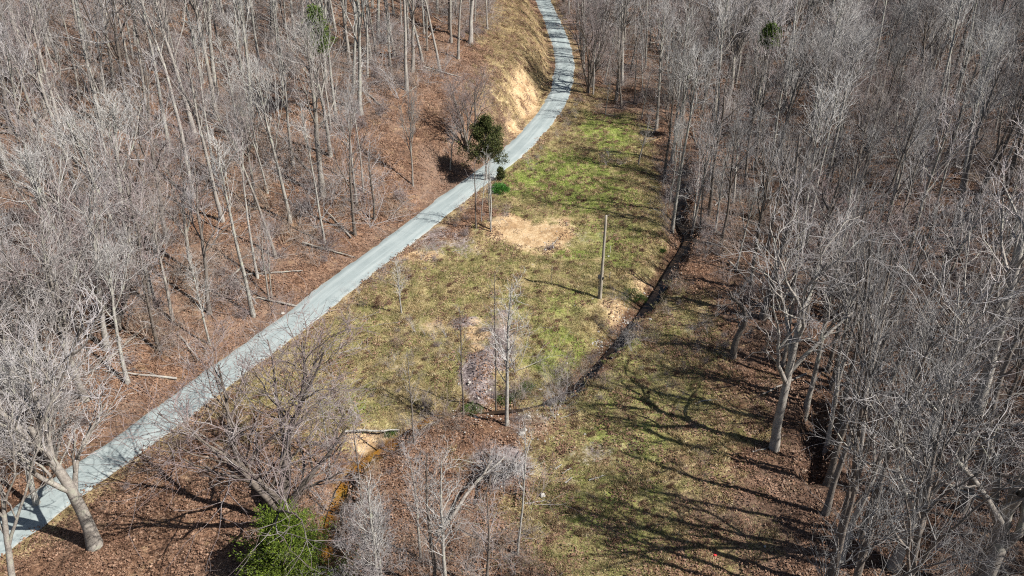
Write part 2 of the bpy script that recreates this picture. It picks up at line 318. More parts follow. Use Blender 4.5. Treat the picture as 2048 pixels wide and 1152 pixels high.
def tubes(sets):
    """sets of (P (N,K,3), R (N,K), sides) -> verts, quads"""
    VV, FF, off = [], [], 0
    for P, R, sd in sets:
        N, K, _ = P.shape
        T = np.gradient(P, axis=1); T /= np.linalg.norm(T, axis=2, keepdims=True) + 1e-9
        ref = np.where(np.abs(T[:, :1, 2:3]) > .8, np.array([1., 0, 0]), np.array([0, 0, 1.]))
        ref = np.broadcast_to(ref, T.shape)
        U = np.cross(T, ref); U /= np.linalg.norm(U, axis=2, keepdims=True) + 1e-9
        Q = np.cross(T, U)
        a = np.arange(sd) * 2 * np.pi / sd
        V = P[:, :, None] + R[:, :, None, None] * (np.cos(a)[:, None] * U[:, :, None] + np.sin(a)[:, None] * Q[:, :, None])
        idx = np.arange(N * K * sd).reshape(N, K, sd) + off
        A = idx[:, :-1]; B = idx[:, 1:]
        F = np.stack([A, np.roll(A, -1, 2), np.roll(B, -1, 2), B], -1).reshape(-1, 4)
        VV.append(V.reshape(-1, 3)); FF.append(F); off += N * K * sd
    return np.vstack(VV), np.vstack(FF)

def tube_mesh(name, sets, mat, smooth=True):
    V, F = tubes(sets); return raw_mesh(name, V, F, 4, [mat], smooth)

def spawn(rng, P, R, n, t0, t1, ang, lenf, rf, K=4, wob=.15, up=.05, prof=None, rmin=.007, abslen=None, taper=.35):
    N, K0, _ = P.shape
    u = (np.arange(n)[None] + rng.rand(N, n)) / n
    t = t0 + (t1 - t0) * u
    x = t * (K0 - 1); i = np.clip(x.astype(int), 0, K0 - 2); f = (x - i)[..., None]
    ar = np.arange(N)[:, None]
    a = P[ar, i]; b = P[ar, i + 1]
    st = a * (1 - f) + b * f; T = b - a; T /= np.linalg.norm(T, axis=2, keepdims=True) + 1e-9
    rr = R[ar, i] * (1 - f[..., 0]) + R[ar, i + 1] * f[..., 0]
    L = np.linalg.norm(np.diff(P, axis=1), axis=2).sum(1)[:, None]
    ln = (L * lenf if abslen is None else np.full((N, 1), abslen)) * (.65 + .7 * rng.rand(N, n))
    if prof is not None: ln = ln * prof(u)
    ref = np.where(np.abs(T[..., 2:3]) > .9, np.array([1., 0, 0]), np.array([0, 0, 1.]))
    U = np.cross(T, ref); U /= np.linalg.norm(U, axis=2, keepdims=True) + 1e-9; Q = np.cross(T, U)
    ph = (np.arange(n)[None] * 2.4 + rng.rand(N, 1) * 6.28 + rng.randn(N, n) * .5)[..., None]
    an = (ang * (1 + .25 * rng.randn(N, n)))[..., None]
    D = np.cos(an) * T + np.sin(an) * (np.cos(ph) * U + np.sin(ph) * Q)
    D = D.reshape(-1, 3); st = st.reshape(-1, 3); ln = ln.reshape(-1); r0 = np.maximum(rr.reshape(-1) * rf, rmin)
    pts = [st]; step = (ln / (K - 1))[:, None]; p = st
    for k in range(K - 1):
        D = D + rng.randn(*D.shape) * wob; D[:, 2] += up
        D /= np.linalg.norm(D, axis=1, keepdims=True) + 1e-9
        p = p + D * step; pts.append(p)
    PP = np.stack(pts, 1)
    RR = r0[:, None] * np.linspace(1, taper, K)[None]
    return PP, np.maximum(RR, rmin * .6)

def trunk_line(rng, H, r, K=14, wob=.03, lean=(0, 0), flare=1.5, taper=.12):
    d = np.array([lean[0], lean[1], 1.0]); p = np.zeros(3); pts = [p - np.array([0, 0, .5])]
    for k in range(K - 1):
        d = d + rng.randn(3) * wob; d[2] = max(d[2], .4); d[:2] *= .97; dn = d / np.linalg.norm(d)
        p = p + dn * H / (K - 1); pts.append(p)
    P = np.array(pts)[None]
    t = np.linspace(0, 1, K)
    R = r * ((1 - t) ** .62 * (1 - taper) + taper) * (1 + (flare - 1) * np.exp(-t * 16))
    return P, R[None]

class Proto: pass
PROTO = {}
def proto(name, H, seed, thick, fine, bark='bark', twig='twig'):
    """thick = list of (P,R,sides) for the trunk part, fine for the crown part"""
    p = Proto(); p.H = H
    top = max(float(s[0][..., 2].max()) for s in thick + fine); k = H / top
    p.trunk = tube_mesh('trunk', [(P * k, R, s) for P, R, s in thick], M[bark])
    p.crown = tube_mesh('crown', [(P * k, R, s) for P, R, s in fine], M[twig], False)
    p.bark = bark; p.twig = twig
    PROTO[name] = p

def forest(name, seed, bark='bark', twig='twig', cb=.45, n1=13, ang=.55, lf=.34, up=.13, wob=.035, r=.25, n3=4, n4=2):
    g = np.random.RandomState(seed)
    P0, R0 = trunk_line(g, 22, r, 16, wob)
    L1 = spawn(g, P0, R0, n1, cb, .97, ang, lf, .55, 8, .12, up, lambda u: 1.15 - .75 * u, .035)
    L2 = spawn(g, *L1, 6, .2, .98, .6, .5, .6, 6, .14, .09, lambda u: 1.2 - .6 * u, .028)
    L3 = spawn(g, *L2, n3, .2, 1, .6, .62, .6, 4, .13, .06, None, .0155)
    L4 = spawn(g, *L3, n4, .2, 1, .55, .75, .7, 3, .12, .05, None, .0105)
    dead = spawn(g, P0, R0, 6, .15, cb, 1.2, .07, .25, 4, .25, 0, None, .014)
    d2 = spawn(g, *dead, 4, .3, 1, .8, .5, .6, 3, .2, 0, None, .009)
    proto(name, 22, seed, [(P0, R0, 8), (*L1, 4)], [(*L2, 3), (*L3, 3), (*L4, 3), (*dead, 3), (*d2, 3)], bark, twig)
def P0_R(P, R): return P, R

def spread(name, seed, bark='bark', twig='twig', fork=.32, nl=6, ang=.6, r=.29, H=18, up=.07, lean=(0, 0), lf=.75):
    g = np.random.RandomState(seed)
    P0, R0 = trunk_line(g, H * .62, r, 12, .06, lean, 1.45, .35)
    L1 = spawn(g, P0, R0, nl, fork, .99, ang * .9, lf * 1.05, .62, 10, .13, up + .04, lambda u: 1.1 - .25 * u, .06, taper=.25)
    L2 = spawn(g, *L1, 7, .2, .98, .6, .46, .65, 7, .16, .08, lambda u: 1.15 - .5 * u, .04)
    L3 = spawn(g, *L2, 5, .15, 1, .65, .5, .6, 5, .17, .06, lambda u: 1.1 - .4 * u, .022)
    L4 = spawn(g, *L3, 4, .15, 1, .6, .55, .6, 4, .15, .05, None, .013)
    L5 = spawn(g, *L4, 1, .3, 1, .6, .6, .7, 3, .12, .03, None, .0085)
    proto(name, H, seed, [(P0, R0, 10), (*L1, 6), (*L2, 4)], [(*L3, 3), (*L4, 3), (*L5, 3)], bark, twig)

def multi(name, seed, bark='bark_dark', twig='twig_mauve', n=5, H=13, r=.17, ang=.32, n2=8):
    g = np.random.RandomState(seed)
    base = np.zeros((1, 3, 3)); base[0, :, 2] = (-.4, .1, .45); bR = np.array([[r * 1.9, r * 1.7, r * 1.5]])
    S1 = spawn(g, base, bR, n, .5, 1, ang, 1, .62, 12, .09, .035, None, .05, abslen=H * .95, taper=.18)
    L1 = spawn(g, *S1, n2, .25, .97, .65, .4, .6, 8, .15, .06, lambda u: 1.2 - .6 * u, .02)
    L2 = spawn(g, *L1, 6, .2, 1, .65, .5, .6, 5, .16, .05, lambda u: 1.15 - .4 * u, .017)
    L3 = spawn(g, *L2, 5, .15, 1, .6, .55, .6, 4, .14, .04, None, .011)
    L4 = spawn(g, *L3, 2, .2, 1, .7, .6, .7, 3, .15, .02, None, .009)
    proto(name, H, seed, [(base, bR, 8), (*S1, 7), (*L1, 4)], [(*L2, 3), (*L3, 3), (*L4, 3)], bark, twig)

def slender(name, seed, bark='bark', twig='twig', n=26, H=10, r=.10, lf=.18, ang=.6, t0=.3, n3=3):
    g = np.random.RandomState(seed)
    P0, R0 = trunk_line(g, H, r, 12, .03, (g.randn() * .03, g.randn() * .03), 1.25, .12)
    L1 = spawn(g, P0, R0, n, t0, .98, ang, lf, .38, 5, .15, .06, lambda u: 1.2 - .7 * u, .010)
    L2 = spawn(g, *L1, 5, .2, 1, .7, .45, .6, 4, .18, .04, None, .009)
    L3 = spawn(g, *L2, n3, .2, 1, .7, .55, .7, 3, .15, .03, None, .005)
    proto(name, H, seed, [(P0, R0, 6)], [(*L1, 3), (*L2, 3), (*L3, 3)], bark, twig)

forest('forest_a', 1, lf=.30, n3=3, n4=2); forest('forest_b', 2, 'bark_pale', 'twig_pale', .45, 10, .48, .32, .15, n3=3, n4=2)
forest('forest_c', 3, 'bark', 'twig', .40, 10, .5, .34, .14, .05, .29, 3, 2)
forest('forest_d', 4, 'bark', 'twig_mauve', .55, 11, .6, .24, .10, n3=3, n4=2); forest('forest_e', 15, 'bark_dark', 'twig', .38, 10, .65, .32, .08, .05, n3=3, n4=2)
forest('forest_f', 16, 'bark_dark', 'twig_dim', .42, 12, .42, .36, .16, .03, .27, 4, 2); forest('forest_g', 17, 'bark_dark', 'twig_dim', .5, 11, .5, .30, .14, .03, .25, 3, 2)  # dark bark and dim twigs carry the right wood's painted-in shade
forest('pole_a', 21, 'bark_pale', 'twig_pale', .62, 8, .5, .20, .14, .02, .20, 3, 1); forest('pole_b', 22, 'bark', 'twig', .58, 9, .6, .20, .12, .03, .19, 3, 1)
forest('edge_a', 51, 'bark_dark', 'twig_dim', .50, 7, .5, .34, .14, .05, .30, 2, 1); forest('edge_b', 52, 'bark', 'twig_dim', .42, 7, .55, .36, .12, .06, .26, 2, 1); forest('edge_c', 53, 'bark_dark', 'twig_dim', .6, 7, .5, .24, .14, .03, .25, 2, 1)
spread('spread_a', 5); spread('spread_b', 6, fork=.38, ang=.55, nl=7, lean=(-.05, 0)); spread('spread_c', 7, fork=.42, ang=.42, up=.12, r=.31, H=22, nl=5, lf=.8)
def stout():
    g = np.random.RandomState(61)
    P0, R0 = trunk_line(g, 12.5, .33, 13, .05, (.05, 0), 1.35, .42)
    L1 = spawn(g, P0, R0, 6, .42, .99, .55, .72, .72, 10, .16, .10, lambda u: 1.1 - .2 * u, .12, taper=.25)
    L2 = spawn(g, *L1, 6, .25, .98, .7, .46, .6, 8, .2, .06, None, .05)
    L3 = spawn(g, *L2, 4, .2, 1, .7, .5, .55, 6, .2, .05, None, .024)
    L4 = spawn(g, *L3, 4, .15, 1, .65, .55, .6, 4, .17, .04, None, .013)
    L5 = spawn(g, *L4, 1, .3, 1, .6, .6, .7, 3, .12, .03, None, .009)
    proto('stout', 19, 61, [(P0, R0, 10), (*L1, 7), (*L2, 5)], [(*L3, 3), (*L4, 3), (*L5, 3)], 'bark', 'twig')
stout()
multi('multi_a', 8, n=5); multi('multi_b', 9, 'bark', 'twig', 9, 9, .07, .28, 5)
slender('slender_a', 10, 'bark_pale', 'twig_pale'); slender('slender_b', 11); slender('slender_c', 12, 'bark_dark', 'twig', 20, lf=.19)

slender('whip_a', 71, 'bark_dark', 'twig', 16, lf=.11, r=.085, t0=.4, n3=2); slender('whip_b', 72, 'bark_pale', 'twig_pale', 15, lf=.12, r=.085, t0=.45, n3=2)

def broken():
    g = np.random.RandomState(33)
    P0, R0 = trunk_line(g, 6.5, .30, 10, .10, (.15, 0), 1.3, .45)
    L1 = spawn(g, P0, R0, 6, .4, 1, .65, .55, .6, 6, .25, .08, None, .08, taper=.55)
    L2 = spawn(g, *L1, 4, .3, 1, .8, .4, .5, 5, .25, .03, None, .03, taper=.3)
    L3 = spawn(g, *L2, 6, .2, 1, .8, .55, .4, 4, .2, .0, None, .012)
    L4 = spawn(g, *L3, 4, .2, 1, .8, .5, .6, 3, .2, .0, None, .008)
    proto('broken', 9, 33, [(P0, R0, 10), (*L1, 7), (*L2, 5)], [(*L3, 3), (*L4, 3)], 'bark', 'twig')
broken()

def crooked():
    g = np.random.RandomState(14)
    c = np.array([(0, 0, -.4), (.02, 0, .6), (0, 0, 1.6), (.1, 0, 2.6), (.45, .1, 3.6), (.8, .1, 4.6), (.75, 0, 5.6), (.35, 0, 6.6), (-.3, 0, 7.4), (-1.1, 0, 8.0), (-1.5, .1, 8.9)])[None].astype(float)
    R = np.array([[.40, .33, .30, .29, .27, .25, .22, .19, .17, .13, .06]])
    L1 = spawn(g, c, R, 9, .3, .95, .9, .22, .35, 6, .22, .06, None, .03)
    L2 = spawn(g, *L1, 5, .3, 1, .8, .5, .5, 4, .2, .04, None, .014)
    L3 = spawn(g, *L2, 5, .2, 1, .8, .55, .6, 4, .2, .03, None, .008)
    proto('crooked', 9, 14, [(c, R, 10), (*L1, 4)], [(*L2, 3), (*L3, 3)], 'bark_dark', 'twig')
crooked()

def brushes():
    out = []
    for i, (sd, n, h, mt) in enumerate([(41, 14, 1.5, 'brush'), (42, 10, 2.2, 'brush'), (43, 18, 1.0, 'twig_mauve'), (44, 9, 2.8, 'twig')]):
        g = np.random.RandomState(sd)
        b = np.zeros((1, 3, 3)); b[0, :, 2] = (-.1, 0, .1); b[0, :, 0] = (-.2, 0, .2)
        S1 = spawn(g, b, np.full((1, 3), .03), n, 0, 1, .9, 1, .7, 5, .22, .10, None, .012, abslen=h)
        S2 = spawn(g, *S1, 6, .2, 1, .75, .5, .7, 4, .22, .05, None, .008)
        S3 = spawn(g, *S2, 4, .2, 1, .7, .5, .8, 3, .2, .03, None, .006)
        out.append(tube_mesh('brush', [(*S1, 3), (*S2, 3), (*S3, 3)], M[mt], False))
    return out
BRUSHES = brushes()

# ---------------------------------------------------------------- object helpers
def tagit(o, label=None, cat=None, group=None, kind=None):
    for k, v in (('label', label), ('category', cat), ('group', group), ('kind', kind)):
        if v: o[k] = v
    return o
def link(name, me, parent=None, loc=None):
    o = bpy.data.objects.new(name, me); COL.objects.link(o)
    if parent: o.parent = parent
    if loc is not None: o.location = loc
    return o
def hz(x, y): return float(height(np.array([x]), np.array([y]))[0])
def root(name, label, cat, loc, rz=0, sc=(1, 1, 1), group=None):
    o = link(name, None); o.location = loc; o.rotation_euler = (0, 0, rz); o.scale = sc
    o.empty_display_size = .2
    return tagit(o, label, cat, group)

# ---------------------------------------------------------------- ground, lane, water
def ground():
    xs = np.concatenate([np.arange(-150, -45, .9), np.arange(-45, 45, .32), np.arange(45, 171, .9)])
    ys = np.concatenate([np.arange(-6, 28, .8), np.arange(28, 85, .30), np.arange(85, 130, .5), np.arange(130, 210, .9), np.arange(210, 361, 3.)])
    X, Y = np.meshgrid(xs, ys)
    Z = height(X, Y)
    ny, nx = X.shape
    idx = np.arange(nx * ny).reshape(ny, nx)
    F = np.stack([idx[:-1, :-1], idx[:-1, 1:], idx[1:, 1:], idx[1:, :-1]], -1).reshape(-1, 4)
    me = raw_mesh('ground', np.stack([X, Y, Z], -1).reshape(-1, 3), F, 4, [M['ground']], True)
    dl, _, _, _ = near_line(X, Y, np.vstack([LAWN, LAWN[:1]])); ins = inside(X, Y, LAWN)
    lawn = .5 + np.where(ins, 1, -1) * np.clip(dl / 5.0, 0, .5) * np.where(ins, .62, 1)
    dr, sr, _, _ = near_line(X, Y, ROADL); dc, _, _, _ = near_line(X, Y, CREEKL)
    grass = np.maximum(lawn, blob_mask(X, Y, 'grass') * .75)
    straw = np.maximum(blob_mask(X, Y, 'straw') * .85, .55 * sstep(5, 2, dr) * (sr < 0))
    sand = blob_mask(X, Y, 'sand') * 1.12
    mulch = blob_mask(X, Y, 'mulch') * .9
    mud = .95 * (1 - sstep(.7, 2.4 - .3 * (X < -5), dc)) * (1 - .8 * ((X > -5) & (X < 2.5)))
    lush = blob_mask(X, Y, 'lush')
    grass = grass * (1 - (1 - sstep(1.9, 3.0, dr)))
    A = np.stack([grass, lush, sand, straw], -1).reshape(-1); B = np.stack([mulch, mud, .9 * sstep(12, 24, X - .12 * (Y - 40).clip(0, 200)), 1 - sstep(-7, -4, X)], -1).reshape(-1)  # mulch, mud, painted shade rising to the right, ochre
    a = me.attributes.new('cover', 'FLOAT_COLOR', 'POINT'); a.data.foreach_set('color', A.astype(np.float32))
    b = me.attributes.new('soil_and_shade', 'FLOAT_COLOR', 'POINT'); b.data.foreach_set('color', B.astype(np.float32))
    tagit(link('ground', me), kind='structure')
ground()

def lane():
    L = densify(ROAD, .6); T = np.gradient(L, axis=0); T /= np.linalg.norm(T, axis=1, keepdims=True); Nn = np.stack([T[:, 1], -T[:, 0]], 1)
    u = np.linspace(-1, 1, 11); k = len(L); g = np.random.RandomState(3)
    def jag(seed):
        r = np.random.RandomState(seed); n = r.randn(k) * .065
        n += np.convolve(r.randn(k), np.ones(5) / 5, 'same') * .16 + np.convolve(r.randn(k), np.ones(17) / 17, 'same') * .25
        return n
    eL, eR = jag(1), jag(2)
    V = []; UV = []
    s = np.arange(k) * .6
    for j, a in enumerate(u):
        w = 1.78 * a + (eR * abs(a) ** 6 if a > 0 else -eL * abs(a) ** 6)
        P = L + Nn * w[:, None]
        z = plane(L[:, 1]) + .02 + .05 * (1 - a * a) - (.10 if abs(a) == 1 else 0)
        V.append(np.column_stack([P, z]))
    V = np.stack(V, 1); idx = np.arange(k * 11).reshape(k, 11)
    F = np.stack([idx[:-1, :-1], idx[1:, :-1], idx[1:, 1:], idx[:-1, 1:]], -1).reshape(-1, 4)
    F = F[:, ::-1]
    me = raw_mesh('road', V.reshape(-1, 3), F, 4, [M['road']], True)
    uv = me.uv_layers.new(name='lane')
    uvv = np.stack(np.broadcast_arrays((u[None] + 1) / 2, s[:, None]), -1).reshape(-1, 2)
    vi = np.empty(len(me.loops), np.int32); me.loops.foreach_get('vertex_index', vi)
    uv.data.foreach_set('uv', uvv[vi].ravel().astype(np.float32))
    tagit(link('road', me), kind='structure')
lane()

def water():
    L = densify(CREEK, .8); T = np.gradient(L, axis=0); T /= np.linalg.norm(T, axis=1, keepdims=True); Nn = np.stack([T[:, 1], -T[:, 0]], 1)
    z = height(L[:, 0], L[:, 1]); z = np.convolve(np.pad(z, 3, 'edge'), np.ones(7) / 7, 'valid') + .12
    u = np.linspace(-1, 1, 5)
    wd = np.where((L[:, 0] > -5) & (L[:, 0] < 2.5), .2, np.where(L[:, 0] < -5.5, .9, .5)); V = np.stack([np.column_stack([L + Nn * (wd * a)[:, None], z]) for a in u], 1); k = len(L); idx = np.arange(k * 5).reshape(k, 5)
    F = np.stack([idx[:-1, :-1], idx[:-1, 1:], idx[1:, 1:], idx[1:, :-1]], -1).reshape(-1, 4)
    tagit(link('creek_water', raw_mesh('creek_water', V.reshape(-1, 3), F, 4, [M['water']], True)), kind='structure')
water()

# ---------------------------------------------------------------- utility pole
def pole(x, y):
    z = hz(x, y)
    r = root('utility_pole', 'weathered grey wooden utility pole without wires standing alone in the grassy field', 'utility pole', (x, y, z))
    K = 10; P = np.zeros((1, K, 3)); P[0, :, 2] = np.linspace(-.4, 8.5, K); P[0, :, 0] = .012 * P[0, :, 2]
    cap = P[:, -1:] + np.array([0, 0, .03])
    P = np.concatenate([P, cap], 1); R = np.append(np.linspace(.165, .11, K), .001)[None]
    link('shaft', tube_mesh('shaft', [(P, R, 14)], M['pole']), r)
    link('bracket', tube_mesh('bracket', [(np.array([[(.09, 0, 8.35), (.22, -.02, 8.5), (.42, -.05, 8.56)]]), np.full((1, 3), .035), 6)], M['pole']), r)
    import bmesh
    def box(name, c, s):
        bm = bmesh.new(); bmesh.ops.create_cube(bm, size=1); bmesh.ops.scale(bm, vec=s, verts=bm.verts); bmesh.ops.translate(bm, vec=c, verts=bm.verts)
        bmesh.ops.bevel(bm, geom=bm.edges[:], offset=.015, segments=1); me = bpy.data.meshes.new(name); bm.to_mesh(me); bm.free(); me.materials.append(M['box']); return link(name, me, r)
    box('meter_box', (-.22, -.08, 2.35), (.22, .16, .36)); box('junction_box', (.18, -.12, 2.2), (.12, .10, .24))
    link('conduit', tube_mesh('conduit', [(np.array([[(-.2, -.1, 0), (-.2, -.1, 1.2), (-.2, -.1, 2.2)]]), np.full((1, 3), .03), 6)], M['box']), r)
pole(*[(8.45, 63.69)][0])

# ---------------------------------------------------------------- trees
def place_tree(pname, x, y, h, wid, rot, label, group, extra='', name='bare_tree', cat='tree', lean=0):
    p = PROTO[pname]; s = h / p.H
    o = root(name, label, cat, (x, y, hz(x, y)), rot, (s * wid, s * wid, s), group)
    if lean: o.rotation_euler = (lean * math.cos(rot * 3), lean * math.sin(rot * 3), rot)
    link('trunk', p.trunk, o); link('crown', p.crown, o)
    if extra == 'twin':
        for n, m in (('trunk', p.trunk), ('crown', p.crown)):
            c = link(n, m, o, (.28 / wid / s, .30 / wid / s, 0)); c.rotation_euler = (.02, .035, 2.2); c.scale = (.8, .8, .93)
    return o

